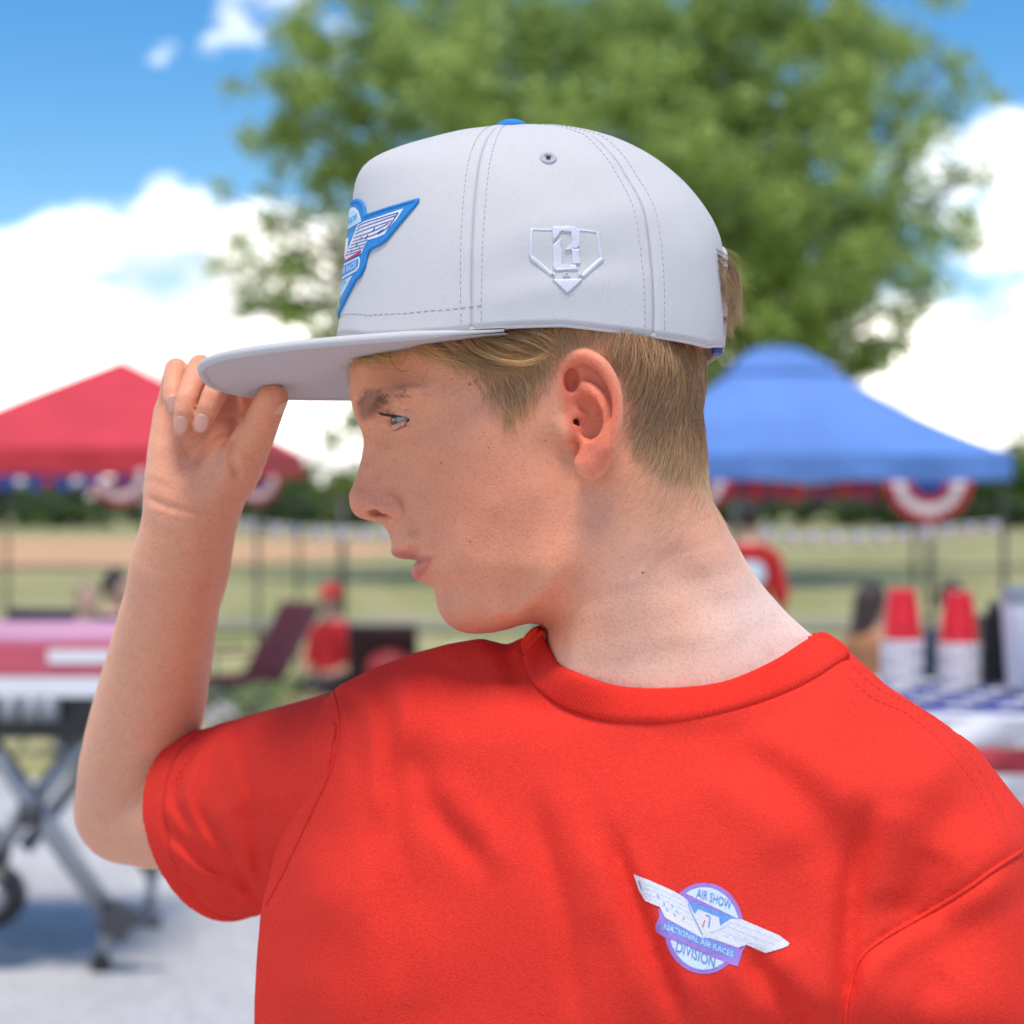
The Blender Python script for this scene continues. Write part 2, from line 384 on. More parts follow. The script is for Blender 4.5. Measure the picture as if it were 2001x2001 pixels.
# fine relief on the face: (pixel polyline, depth y of that skin, half width px, mm, end taper)
relief = [
 ([(798, 1091), (820, 1091.5), (846, 1093.5)], 20, 3.2, -2.6), ([(772, 1079), (795, 1083), (822, 1086.5), (838, 1090)], 16, 5, 0.9), ([(808, 1113), (825, 1110), (838, 1104)], 16, 8, 1.6),
 ([(848, 1090), (853, 1097), (852, 1104)], 27, 6, -0.9), ([(832, 1143), (855, 1141), (872, 1130)], 22, 11, -0.8),
 ([(766, 954), (780, 971), (788, 986), (792, 1002), (788, 1012)], 18, 4.5, -1.6), ([(745, 968), (765, 975), (778, 992), (775, 1008)], 14, 11, 1.5),
 ([(792, 1000), (806, 1020), (822, 1045), (842, 1066)], 26, 11, -0.6),
 ([(757, 846), (768, 875), (785, 905), (800, 930)], 22, 10, -1.1), ([(770, 850), (795, 853), (822, 842)], 34, 8, 0.7), ([(772, 868), (800, 872), (835, 858)], 38, 7, -0.4),
 ([(695, 790), (718, 778), (760, 768), (805, 768), (840, 782)], 38, 15, 1.2), ([(748, 803), (770, 800), (795, 803), (828, 813)], 36, 3.0, -1.0), ([(812, 822), (835, 826)], 44, 3, -0.5),
 
 ([(1095, 905), (1108, 870), (1100, 840)], 60, 7, -0.8), ([(1120, 925), (1145, 945), (1180, 930)], 58, 8, -1.0)]
g = HEAD.g; RELIEF = np.zeros_like(g.X)
for pts, yy, wd_, am in relief:
    P2 = np.array([hp(x, y, -yy)[[0, 2]] for x, y in catmull(pts, 4)])
    d, s = line_dist(g.X, g.Z, P2)
    RELIEF += am*np.exp(-0.5*(d/(wd_*0.2715*0.75))**2)*np.clip(np.minimum(s, 1-s)*6+0.25, 0, 1)
# ---- eye
EYE = hp(811, 821, -31.0); EYE_R = 12.0
_apex = hp(809, 819, -42)[[0, 2]]; _up = hp(757, 814.0, -30)[[0, 2]]; _lo = hp(768, 833.5, -30)[[0, 2]]
def wedge(x, z):
    """<0 between the lids: in front of the outer corner, under the upper and over the lower lid edge"""
    def half(a, b, sgn):
        e = b-a; n = np.array([-e[1], e[0]]); n /= np.linalg.norm(n); return sgn*((x-a[0])*n[0]+(z-a[1])*n[1])
    return np.maximum(half(_apex, _up, -1), half(_apex, _lo, 1))
# ---- ear (his left one; mirrored for the other)
ear_px = [(1086, 752), (1087, 732), (1095, 707), (1112, 692), (1137, 685), (1159, 689.5), (1177, 702), (1196, 724), (1210, 753), (1217.5, 787), (1217, 815), (1211, 846), (1204, 877), (1190, 908), (1177, 928), (1159, 934), (1140, 927), (1125, 910), (1117, 890), (1113, 862), (1106, 835), (1098, 805), (1089, 778)]
def ear_plane(x): return -(66.0+15.5*np.clip((x-EX0)/(EX1-EX0), -0.1, 1.1))
EX0 = hp(1090, 790, -66)[0]; EX1 = hp(1217, 790, -82)[0]
def ep(px, py, dy=0.0):
    y = -66-15.5*np.clip((px-1090)/127.0, 0, 1); q = hp(px, py, y); q[1] = ear_plane(q[0])+dy; return q
ear_poly = np.array([ep(*p)[[0, 2]] for p in ear_px])
helix = [ep(1103, 792, 3.0), ep(1098, 765, 1.0), ep(1097, 738, 0), ep(1104, 717, -0.3), ep(1120, 702, -0.6), ep(1139, 698, -0.8), ep(1160, 704, -0.8), ep(1178, 718, -0.6), ep(1193, 740, -0.4), ep(1203, 765, 0), ep(1207, 792, 0.2), ep(1206, 820, 0.4), ep(1200, 848, 0.8), ep(1192, 875, 1.2)]
helix_r = [2.6, 3.2, 3.4, 3.6, 3.8, 3.9, 3.9, 3.7, 3.4, 3.1, 2.8, 2.9, 3.2, 3.6]
anti = [ep(1122, 757, 5.0), ep(1144, 755, 3.2), ep(1162, 768, 2.0), ep(1174, 790, 1.5), ep(1179, 812, 1.7), ep(1175, 833, 1.9), ep(1163, 848, 1.6), ep(1147, 862, 1.2), ep(1137, 876, 1.4)]
anti_r = [3.0, 3.6, 3.8, 3.8, 3.6, 3.4, 3.4, 3.4, 3.2]
_hx = catmull(np.c_[np.array(helix), helix_r], 3); helix, helix_r = _hx[:, :3], _hx[:, 3]
_hx = catmull(np.c_[np.array(anti), anti_r], 3); anti, anti_r = _hx[:, :3], _hx[:, 3]
def ear_field(Q, head):
    x, y, z = Q[:, 0], Q[:, 1], Q[:, 2]
    d2 = poly_sd(x, z, ear_poly)
    pl = ear_plane(x)
    slab = smax(d2+2.6, np.abs(y-(pl+6.2))-1.9, 3.0)
    e = smin(slab, chain(Q, helix, helix_r), 2.2)
    e = smin(e, chain(Q, anti, anti_r), 2.6)
    e = smin(e, ellip(Q, ep(1157, 903, 3.0), (8.6, 4.6, 8.4)), 4.0)
    e = smin(e, ellip(Q, ep(1181, 868, 3.0), (6.0, 4.0, 9.0)), 4.0)
    t = smin(head, e, 3.2)
    bowl = ellip(Q, ep(1149, 822, 0.0), (7.6, 9.5, 10.5))
    bowl = smin(bowl, ellip(Q, ep(1142, 792, 1.0), (6.5, 7.5, 5.0)), 2.5)
    bowl = smin(bowl, ellip(Q, ep(1127, 868, 1.0), (2.4, 6.0, 5.5)), 3.0)
    t = smax(t, -bowl, 2.0)
    t = smin(t, ellip(Q, ep(1107, 836, 3.6), (3.6, 3.0, 6.5)), 4.5)            # tragus
    t = smin(t, chain(Q, [ep(1100, 795, 5.0), ep(1125, 800, 6.5), ep(1142, 806, 8.0)], [2.8, 2.2, 1.6]), 2.5)   # helix crus
    t = smax(t, -chain(Q, [ep(1125, 822, 7.0), ep(1121, 820, 15.0)], [2.7, 3.2]), 0.8)   # canal
    t = smax(t, -ellip(Q, ep(1118, 742, 2.0), (3.8, 6.0, 6.0)), 2.0)           # fossa under the helix
    return t
ear_c = ep(1152, 810)
def head_field(P):
    Q = ((P-HEADC)@HR)*1000
    x, y, z = Q[:, 0], Q[:, 1], Q[:, 2]
    f = HEAD.f(x, y, z)-HEAD.g.sample(RELIEF, x, z)
    M = Q.copy(); M[:, 1] = -np.abs(y)
    # nose wing and nostril
    m = np.abs(x-hp(745, 1000)[0])+np.abs(z-hp(745, 1000)[2]) < 40
    if m.any():
        q = M[m]; a = f[m]
        a = smin(a, ellip(q, hp(762, 991, -10.5), (6.8, 4.8, 6.2)), 4.5)
        a = smax(a, -chain(q, [hp(720, 1006, -8.0), hp(741, 1004, -11.0), hp(763, 1008, -12.5)], [1.9, 3.1, 1.9]), 0.9)
        a = smax(a, -ellip(q, hp(742, 1004, -7.0), (5.5, 3.4, 6.5)), 1.2)
        f[m] = a
    m = ((M-EYE)**2).sum(1) < 32**2
    if m.any():
        q = M[m]; a = f[m]; r = np.sqrt(((q-EYE)**2).sum(1))
        a = smin(a, r-(EYE_R+1.7), 3.5)
        w = wedge(q[:, 0], q[:, 2])
        lid = smin(a, np.maximum(np.abs(r-(EYE_R+1.2))-0.9, -(w+0.6)), 0.8)
        a = smax(a, -np.maximum(w, r-17.5), 0.5)
        f[m] = a
    m = (np.abs(M-ear_c) < np.array([32, 32, 46])).all(1)
    if m.any(): f[m] = ear_field(M[m], f[m])
    return f/1000
# ---------------------------------------------------------------- neck, arm and hand
def ch_w(lst, n=3):
    A = np.array([(*W(a, b, c), r) for a, b, c, r in lst])
    if n > 1 and len(A) > 2: A = catmull(A, n)
    return A[:, :3], A[:, 3]
NECK = ch_w([(1205, 930, 1.0, .0455), (1222, 1030, 1.0, .0480), (1248, 1130, 1.0, .0515), (1275, 1300, 1.003, .056), (1290, 1480, 1.01, .062)])
TRAP = ch_w([(1330, 1205, 1.02, .030), (1500, 1345, 1.015, .036), (1740, 1510, .985, .036)])
SCM = ch_w([(1200, 960, .955, .010), (1180, 1120, .953, .0115), (1150, 1330, .959, .012)])
CORE = ch_w([(800, 1520, 1.04, .036), (1280, 1520, 1.0, .058), (1720, 1560, .975, .036)])
UARM = ch_w([(780, 1510, 1.045, .034), (570, 1550, 1.085, .0360), (350, 1597, 1.165, .0325), (254, 1586, 1.20, .0325)])
FARM = ch_w([(250, 1575, 1.20, .0330), (262, 1500, 1.18, .0342), (288, 1400, 1.158, .0342), (310, 1300, 1.137, .0314), (331, 1200, 1.114, .0287), (352, 1100, 1.094, .0257), (373, 1000, 1.079, .0215)], 2)
wr = lambda dx, Y, r: (0, 0, 0, 0)
WRIST = [ch_w([(354, 1100, 1.094, .0170), (356, 1045, 1.084, .0150), (354, 985, 1.078, .0145)]), ch_w([(356, 1100, 1.094, .0170), (384, 1045, 1.084, .0150), (398, 985, 1.076, .0145)])]
PALM = [ch_w([(354, 985, 1.078, .0145), (336, 925, 1.080, .0135), (337, 810, 1.092, .0105)]),
        ch_w([(368, 985, 1.078, .0150), (358, 900, 1.082, .0145), (366, 800, 1.094, .0110)]),
        ch_w([(386, 985, 1.077, .0150), (395, 890, 1.082, .0145), (405, 795, 1.094, .0110)]),
        ch_w([(398, 985, 1.076, .0145), (430, 890, 1.080, .0145), (448, 800, 1.090, .0115)])]
THUMB = ch_w([(400, 985, 1.074, .0145), (448, 930, 1.064, .0160), (489, 868, 1.050, .0118), (517, 812, 1.036, .0096), (533, 778, 1.027, .0084)])
FING = {'pinky': ch_w([(335, 800, 1.092, .0085), (344, 721, 1.074, .0066), (339, 768, 1.052, .0060), (343, 800, 1.050, .0052)]),
        'ring': ch_w([(362, 795, 1.094, .0092), (391, 716, 1.066, .0070), (366, 780, 1.038, .0063), (357, 834, 1.040, .0052)]),
        'middle': ch_w([(405, 790, 1.094, .0095), (448, 715, 1.062, .0076), (417, 775, 1.034, .0067), (396, 830, 1.037, .0056)]),
        'index': ch_w([(452, 802, 1.088, .0105), (490, 768, 1.088, .0088), (520, 752, 1.066, .0072), (534, 752, 1.050, .0062)])}
hand_relief = [([(462, 850), (453, 880), (456, 908), (468, 938)], 6, -3.0), ([(288, 972), (330, 990), (375, 998), (430, 1002)], 5, -1.9), ([(300, 1000), (345, 1018), (400, 1026)], 6, -0.5),
 ([(350, 895), (395, 852), (440, 828)], 6, -2.0), ([(385, 912), (415, 870), (447, 847)], 6, -1.6), ([(400, 930), (425, 900), (445, 880)], 5, -0.6), ([(420, 950), (440, 965), (462, 972)], 5, -0.9),
 ([(418, 822), (445, 818), (480, 815)], 4, -1.5), ([(415, 980), (435, 930), (475, 880)], 20, 2.6), ([(312, 945), (325, 900), (335, 860)], 20, 2.0),
 ([(410, 1405), (330, 1490), (250, 1568), (222, 1580)], 5, -0.9)]
_hg = Grid2(120, 620, 640, 1720, 2.0); HRELIEF = np.zeros_like(_hg.X)
for pts, wd_, am in hand_relief:
    d, s = line_dist(_hg.X, _hg.Z, catmull(pts, 4)); HRELIEF += am*np.exp(-0.5*(d/wd_)**2)*np.clip(np.minimum(s, 1-s)*6+0.2, 0, 1)
NECKG = catmull([(1290, 1040), (1330, 1110), (1375, 1175), (1430, 1250)], 4)
# the left arm, hanging at his side
LARM = ch_w([(1760, 1680, .975, .034), (1930, 2050, .965, .036), (1960, 2480, .95, .034), (1900, 2700, .93, .032), (1760, 3180, .90, .024)])
def body_field(P):
    n = len(P); d = np.full(n, 0.25)
    px, py = to_px(np.stack([P[:, 0], np.maximum(P[:, 1], .5), P[:, 2]], 1))
    def put(fn, lo, hi, k):
        c = (np.array(lo)+np.array(hi))/2; hh = (np.array(hi)-np.array(lo))/2
        ex = np.maximum(np.abs(P-c)-hh, 0); dist = np.sqrt((ex*ex).sum(1)); m = dist < 1e-9
        v = dist+0.02
        if m.any(): v[m] = fn(P[m], m)
        return smin(d, v, k) if k else np.minimum(d, v)
    d = put(lambda p, m: head_field(p), HEADC-np.array([.125, .115, .145]), HEADC+np.array([.125, .125, .165]), 0)
    def neck(p, m):
        e = chain(p, *NECK); e = smin(e, chain(p, *TRAP), .045); e = smin(e, chain(p, *SCM), .030); e = smin(e, chain(p, *CORE), .03)
        ld, s = line_dist(px[m], py[m], NECKG)
        return e+np.where(p[:, 1] < 1.0, .0055*np.exp(-0.5*(ld/34)**2)*np.sin(np.pi*np.clip(s, 0, 1))**1.5, 0)
    d = put(neck, (-.14, .80, .98), (.26, 1.16, 1.36), .016)
    def arm(p, m):
        e = smin(chain(p, *UARM), chain(p, *FARM), .007)
        h = None
        for c in WRIST: v = chain(p, *c); h = v if h is None else smin(h, v, .012)
        e = smin(e, h, .022)
        q = np.arange(len(p))[(p[:, 2] > 1.26)]
        if len(q):
            pp = p[q]; h = None
            for c in PALM: v = chain(pp, *c); h = v if h is None else smin(h, v, .012)
            t = chain(pp, *THUMB); h = smin(h, t, .008)
            fg = None
            for nme in ('pinky', 'ring', 'middle', 'index'):
                v = chain(pp, *FING[nme]); fg = v if fg is None else smin(fg, v, .0012)
            h = smin(h, fg, .0022)
            e[q] = smin(e[q], h, .010)
        return e-np.where(True, _hg.sample(HRELIEF, px[m], py[m])/1000, 0)
    d = put(arm, (-.34, .98, 1.02), (-.045, 1.30, 1.42), .012)
    return d
V, Q = surface_nets(body_field, (-.335, .86, 1.03), (.20, 1.29, 1.475), 0.00125, slack=1.5)
NHEAD = len(V)
def lower_field(P):
    d = chain(P, *LARM)
    c1, r1 = LARM; e = c1[-1]
    for k, (dx, dl) in enumerate(((-.026, .075), (-.009, .088), (.010, .084), (.027, .068))):     # left hand, relaxed at his side
        b = e+np.array([-.008+.004*k, dx, -.055]); d = smin(d, cone(P, e+np.array([0, dx*.5, -.01]), b, .017, .012), .012)
        d = np.minimum(d, chain(P, [b, b+np.array([-.012, dx*.1, -dl*.5]), b+np.array([-.030, dx*.1, -dl*.9])], [.0095, .008, .0065]))
    d = smin(d, chain(P, [e+np.array([-.005, -.012, -.015]), e+np.array([-.022, -.04, -.05]), e+np.array([-.026, -.046, -.085])], [.014, .011, .008]), .010)
    for sx in (-1, 1):                                                                             # legs
        x0 = .05+sx*.085
        d = np.minimum(d, chain(P, [(x0, 1.01, .74), (x0, 1.0, .42), (x0, 1.01, .30), (x0, 1.03, .09)], [.075, .050, .048, .034]))
        d = np.minimum(d, chain(P, [(x0, 1.04, .055), (x0-.005, .90, .04)], [.04, .032]))
    return d
V2, Q2 = surface_nets(lower_field, (-.12, .82, 0.0), (.34, 1.12, 1.22), 0.0040)
V = np.concatenate([V, V2]); Q = np.concatenate([Q, Q2+NHEAD])
print('body', len(V), len(Q), time.time()-T0)
from mathutils.bvhtree import BVHTree
PERSON = empty('person', (0.05, 1.0, 0.0))
tag(PERSON, 'boy in red t-shirt and pale cap pinching the cap brim, head turned in profile', 'person')
PINV = Matrix.Translation((-0.05, -1.0, 0.0))
def ptp(o, par=PERSON):
    """parent keeping world placement"""
    o.parent = par
    o.matrix_parent_inverse = PINV
    return o
# ---------------------------------------------------------------- skin
NV = vnormals(V, Q)
HL = ((V-HEADC)@HR)*1000                                 # head-local mm
PXV, PYV = to_px(V)
base = np.array([0.76, 0.335, 0.195]); C_ = np.tile(base, (len(V), 1))
def blend(mask, col, C_=C_):
    m = np.clip(mask, 0, 1)[:, None]; C_[:] = C_*(1-m)+np.array(col)*m
def blob(px, py, rx, ry=None, pw=1.0):
    ry = ry or rx; return np.exp(-(((PXV-px)/rx)**2+((PYV-py)/ry)**2)*pw)
inhead = (np.abs(HL[:, 0]) < 115) & (HL[:, 2] > -125) & (PXV > 640)
nearh = inhead & (HL[:, 1] < 5)
blend(0.50*blob(880, 960, 130, 120)*inhead, (0.71, 0.25, 0.145))
blend(0.45*blob(1000, 1030, 130, 110)*inhead, (0.73, 0.275, 0.16))
blend(0.55*blob(705, 975, 34, 34)*inhead, (0.69, 0.235, 0.15))
blend(0.45*blob(775, 985, 26, 26)*inhead, (0.69, 0.235, 0.15))
blend(0.40*blob(790, 860, 34, 24)*inhead, (0.62, 0.25, 0.17))
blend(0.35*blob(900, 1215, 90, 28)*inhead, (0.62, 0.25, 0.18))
blend(0.35*blob(962, 812, 9, 13)*nearh, (0.62, 0.20, 0.17))
# ears are redder than the face
ed = poly_sd(HL[:, 0], HL[:, 2], ear_poly)
earm = np.clip((-ed+1.0)/4.0, 0, 1)*(np.abs(HL[:, 1]) > 60)*inhead
blend(0.92*earm, (0.72, 0.20, 0.115))
blend(0.85*np.clip(1.6*blob(741, 1005, 24, 7)-.5, 0, 1)*inhead*(HL[:, 1] > -12.5), (0.22, 0.06, 0.045))  # nostril shade painted into the colour over its darker mucosa
# lips
lip_up = [(763, 1071), (775, 1073), (800, 1080), (825, 1087), (845, 1092), (822, 1092), (790, 1092.5), (764, 1086)]
lip_lo = [(800, 1092), (822, 1093), (843, 1094), (842, 1104), (834, 1116), (822, 1128), (808, 1134), (798, 1118)]
for lp in (lip_up, lip_lo):
    P2 = np.array([hp(x, y, -14)[[0, 2]] for x, y in lp]); d = poly_sd(HL[:, 0], HL[:, 2], P2)
    blend(0.8*np.clip((-d+0.9)/1.8, 0, 1)*inhead, (0.56, 0.17, 0.135))
# knuckles, finger tips, palm
blend(0.5*(blob(430, 790, 26, 34)+blob(545, 775, 30, 40))*(V[:, 0] < -.1), (0.60, 0.24, 0.17))
blend(0.30*blob(430, 960, 70, 60)*(V[:, 0] < -.1), (0.62, 0.29, 0.20))
blend(0.35*blob(420, 1150, 60, 180)*(V[:, 0] < -.1), (0.72, 0.27, 0.16))  # forearm's right side: red bounce from the shirt painted in
# untanned neck base, plus overexposed highlight painted pale into the trapezius
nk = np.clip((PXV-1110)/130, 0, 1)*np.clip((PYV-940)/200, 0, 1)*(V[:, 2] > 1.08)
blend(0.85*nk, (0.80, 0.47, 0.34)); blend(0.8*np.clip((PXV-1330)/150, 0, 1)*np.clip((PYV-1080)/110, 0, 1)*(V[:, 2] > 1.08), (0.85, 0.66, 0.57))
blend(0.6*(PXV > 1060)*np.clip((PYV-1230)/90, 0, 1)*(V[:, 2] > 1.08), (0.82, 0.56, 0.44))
blend(0.5*(V[:, 0] < -.1)*np.clip((430-PXV)/260, 0, 1), (0.78, 0.42, 0.28))
# short hair roots tint the scalp
scalp_px = [(655, 600), (655, 672), (700, 668), (770, 665), (850, 690), (915, 725), (938, 770), (965, 812), (1000, 842), (1030, 800), (1062, 782), (1084, 745), (1100, 690), (1165, 680), (1212, 745), (1226, 800), (1224, 860), (1250, 905), (1300, 930), (1400, 935), (1430, 700), (1400, 500), (700, 500)]
SCALP = np.array([hp(x, y, -62 if x < 1250 else -45)[[0, 2]] for x, y in scalp_px])
SCALP[:2] = [hp(655, 600)[[0, 2]], hp(655, 672)[[0, 2]]]
SD = poly_sd(HL[:, 0], HL[:, 2], SCALP)
scm = np.clip((-SD+1)/10.0, 0, 1)*inhead*(1-earm)
blend(0.45*scm*np.clip((-SD)/14.0, .25, 1), (0.24, 0.14, 0.08))
for bp_, a_ in (([(695, 778), (715, 769), (746, 763), (746, 784), (731, 812), (707, 812), (699, 800)], .72), ([(735, 768), (765, 758), (800, 754), (838, 764), (800, 769), (742, 782)], .5)):
    P2 = np.array([hp(x, y, -26 if x < 740 else -40)[[0, 2]] for x, y in bp_]); d = poly_sd(HL[:, 0], HL[:, 2], P2); blend(a_*np.clip((-d+1.0)/3.0, 0, 1)*inhead, (0.17, 0.075, 0.045))
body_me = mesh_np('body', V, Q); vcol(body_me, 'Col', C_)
m, N_, L_, B_ = newmat('skin')
at = N_.new('ShaderNodeAttribute'); at.attribute_name = 'Col'
t_ = N_.new('ShaderNodeTexCoord')
nz = N_.new('ShaderNodeTexNoise'); nz.inputs['Scale'].default_value = 95; nz.inputs['Detail'].default_value = 5; nz.inputs['Roughness'].default_value = .65; L_.new(t_.outputs['Object'], nz.inputs['Vector'])
nz2 = N_.new('ShaderNodeTexNoise'); nz2.inputs['Scale'].default_value = 620; nz2.inputs['Detail'].default_value = 2; L_.new(t_.outputs['Object'], nz2.inputs['Vector'])
r1 = ramp(N_, L_, nz.outputs['Fac'], [(0.30, (1.03, 1.03, 1.02)), (0.5, (1, 1, 1)), (0.75, (0.97, 0.90, 0.88))])
mx_ = N_.new('ShaderNodeMix'); mx_.data_type = 'RGBA'; mx_.blend_type = 'MULTIPLY'; mx_.inputs[0].default_value = 1.0
L_.new(at.outputs['Color'], mx_.inputs[6]); L_.new(r1, mx_.inputs[7])
r2 = ramp(N_, L_, nz2.outputs['Fac'], [(0.36, (0.90, 0.86, 0.84)), (0.5, (1, 1, 1))])
mx2 = N_.new('ShaderNodeMix'); mx2.data_type = 'RGBA'; mx2.blend_type = 'MULTIPLY'; mx2.inputs[0].default_value = 0.85
L_.new(mx_.outputs[2], mx2.inputs[6]); L_.new(r2, mx2.inputs[7])
L_.new(mx2.outputs[2], B_.inputs['Base Color'])
B_.inputs['Roughness'].default_value = 0.52; B_.inputs['Specular IOR Level'].default_value = 0.30
B_.inputs['Subsurface Weight'].default_value = 0.55; B_.inputs['Subsurface Radius'].default_value = (1.0, 0.35, 0.18); B_.inputs['Subsurface Scale'].default_value = 0.0045
bp = N_.new('ShaderNodeBump'); bp.inputs['Strength'].default_value = 0.34; bp.inputs['Distance'].default_value = 0.0005
vo = N_.new('ShaderNodeTexVoronoi'); vo.inputs['Scale'].default_value = 850; L_.new(t_.outputs['Object'], vo.inputs['Vector'])
ad = N_.new('ShaderNodeMath'); ad.operation = 'ADD'; L_.new(vo.outputs['Distance'], ad.inputs[0]); L_.new(nz2.outputs['Fac'], ad.inputs[1])
L_.new(ad.outputs[0], bp.inputs['Height']); L_.new(bp.outputs[0], B_.inputs['Normal'])
SKIN = m
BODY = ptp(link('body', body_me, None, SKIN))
sub = np.arange(len(Q))[(V[Q[:, 0], 2] > 1.0)]
BVH = BVHTree.FromPolygons([tuple(v) for v in V.tolist()], Q[sub].tolist())
def cast(px, py, bvh=None):
    d = Vector(((px-CX)/FPX, 1.0, -(py-HY)/FPX)).normalized()
    r = (bvh or BVH).ray_cast(Vector(CAMP), d)
    return (np.array(r[0]), np.array(r[1])) if r[0] is not None else (None, None)
# ---------------------------------------------------------------- moles
MOLE = basic('mole', (0.30, 0.12, 0.065), 0.6)
for px, py, r in ((918, 751, 1.05), (884, 740, .55), (945, 845, .5), (955, 875, .6), (862, 904, .75), (796, 891, .55), (1066, 861, .55), (1194, 845, .55), (1256, 1119, 1.0), (919, 1058, .75), (883, 1008, .5), (902, 1113, .45), (951, 1127, .45), (1080, 1234, .55), (757, 876, .45)):
    p, n = cast(px, py)
    if p is None: continue
    if n@(CAMP-p) < 0: n = -n
    R = np.array(Vector(n).to_track_quat('Z', 'Y').to_matrix()); b = MB()
    b.lathe([(1.0, -.15), (.8, .12), (.45, .24), (0.001, .28)], n=8); me = b.mesh('mole')
    me.transform(Matrix.Translation(p)@Matrix(R).to_4x4()@Matrix.Scale(r*.85/1000, 4)); ptp(link('mole', me, None, MOLE))
# ---------------------------------------------------------------- eyes
def uv_sphere(c, r, nu=40, nv=28, axis=(1, 0, 0)):
    R = np.array(Vector(axis).to_track_quat('Z', 'Y').to_matrix()); Vv = []; F = []
    for i in range(nv+1):
        a = math.pi*i/nv
        for j in range(nu): b_ = 2*math.pi*j/nu; Vv.append((math.sin(a)*math.cos(b_), math.sin(a)*math.sin(b_), math.cos(a)))
    for i in range(nv):
        for j in range(nu): F.append((i*nu+j, (i+1)*nu+j, (i+1)*nu+(j+1) % nu, i*nu+(j+1) % nu))
    return np.array(Vv), np.array(F), R
for side in (-1, 1):
    gaze = HR@np.array([-1.0, side*0.0-0.20, -0.10]); gaze /= np.linalg.norm(gaze)
    S, F, R = uv_sphere(None, 1, axis=gaze)
    ang = np.degrees(np.arccos(np.clip(S[:, 2], -1, 1)))
    col = np.tile((0.20, 0.185, 0.18), (len(S), 1)); col[ang < 29] = (0.03, 0.04, 0.05); col[(ang > 24) & (ang < 31)] = (0.04, 0.05, 0.06); col[ang < 11] = (0.004, 0.004, 0.004)
    rr = np.where(ang < 29, 1+0.055*(1-(ang/29)**2), 1.0)*EYE_R/1000
    ec = h2w(EYE*np.array([1, -side, 1]))
    me = mesh_np('eyeball', (S*rr[:, None])@R.T+ec, F); vcol(me, 'Col', col)
    if side == -1:
        em, N_, L_, B_ = newmat('eye'); a_ = N_.new('ShaderNodeAttribute'); a_.attribute_name = 'Col'; L_.new(a_.outputs['Color'], B_.inputs['Base Color'])
        B_.inputs['Roughness'].default_value = 0.18; B_.inputs['Coat Weight'].default_value = 0.4
    ptp(link('eyeball', me, None, em))
# ---------------------------------------------------------------- fingernails
NAIL = basic('nail', (0.72, 0.37, 0.27), 0.35, var=.05)
def nail(c, fwd, up, w, l):
    """curved plate; fwd = towards the finger tip, up = out of the back of the finger"""
    fwd = fwd/np.linalg.norm(fwd); up = up-fwd*(up@fwd); up /= np.linalg.norm(up); sd_ = np.cross(fwd, up)
    G = np.zeros((9, 9, 3))
    for i, u in enumerate(np.linspace(-1, 1, 9)):
        for j, v in enumerate(np.linspace(-1, 1, 9)):
            rx = u*math.sqrt(max(0, 1-0.42*v*v)); ry = v*math.sqrt(max(0, 1-0.42*u*u))
            G[i, j] = c+sd_*rx*w+fwd*ry*l+up*(-0.42*w*rx*rx-0.12*l*max(ry, 0)**2)
    b = MB(); b.grid(G); o = b.obj('fingernail', None, NAIL, True); s_ = o.modifiers.new('s', 'SOLIDIFY'); s_.thickness = 0.0007; s_.offset = 1
    return ptp(o)
def finger_nail(nm, scale=1.0, shift=0.55):
    P_, r_ = FING[nm]; tip, prv = P_[-1], P_[-3]; f = (tip-prv)/np.linalg.norm(tip-prv)
    up = np.array([0, -1.0, 0]); up = up-f*(up@f); up /= np.linalg.norm(up)
    rl = r_[-1]+(r_[-2]-r_[-1])*.6
    nail(tip-f*r_[-1]*shift+up*(rl*1.04+.0004), f, up, rl*0.74*scale, rl*0.98*scale)
for nm in ('pinky', 'ring', 'middle'): finger_nail(nm)
_p = THUMB[0]; f = _p[-1]-_p[-3]; f /= np.linalg.norm(f)
up = np.array([0.85, -0.45, 0.0]); up -= f*(up@f); up /= np.linalg.norm(up)
nail(_p[-1]-f*.0035+up*.0088, f, up, .0062, .0080)
print('person2', time.time()-T0)
# ================================================================ t-shirt
K_ = 0.2715
def yc(px): return 1.0+(1250-px)/1000.0*0.045
sh_px = [(1057, 1228), (991, 1260), (941, 1247), (875, 1258), (796, 1280), (720, 1310), (660, 1340), (610, 1400), (575, 1480), (550, 1600), (524, 1720), (510, 1776), (503, 1850), (497, 1950), (495, 2100), (500, 2500), (510, 2900), (520, 3090),
 (1700, 3090), (1690, 2700), (1685, 2420), (1700, 2270), (1730, 2240), (2225, 2180), (2190, 2000), (2125, 1800), (2063, 1680), (2001, 1578), (1956, 1520), (1905, 1456), (1833, 1404), (1731, 1338), (1673, 1284), (1640, 1258), (1593, 1228)]
sh_marks = [(1280, 1300, 58), (1280, 1420, 68), (1280, 1560, 84), (1280, 1750, 96), (1280, 2000, 100), (1280, 2500, 98), (1280, 2950, 98), (1000, 1350, 50), (1000, 1500, 74), (1000, 1750, 92), (1000, 2000, 97),
 (800, 1350, 42), (800, 1500, 64), (800, 1750, 82), (800, 2000, 88), (680, 1400, 32), (650, 1500, 42), (650, 1600, 54), (620, 1750, 60), (620, 2000, 66), (1500, 1320, 44), (1500, 1420, 60), (1500, 1600, 84), (1500, 1800, 94), (1500, 2000, 95),
 (1650, 1340, 34), (1700, 1450, 56), (1700, 1650, 78), (1700, 1850, 84), (1700, 2050, 80), (1850, 1480, 42), (1850, 1600, 62), (1850, 1800, 70), (1850, 2100, 66), (1980, 1640, 44), (2000, 1800, 56), (2050, 2050, 56), (600, 2500, 60), (1600, 2500, 80), (600, 2950, 60), (1600, 2950, 80)]
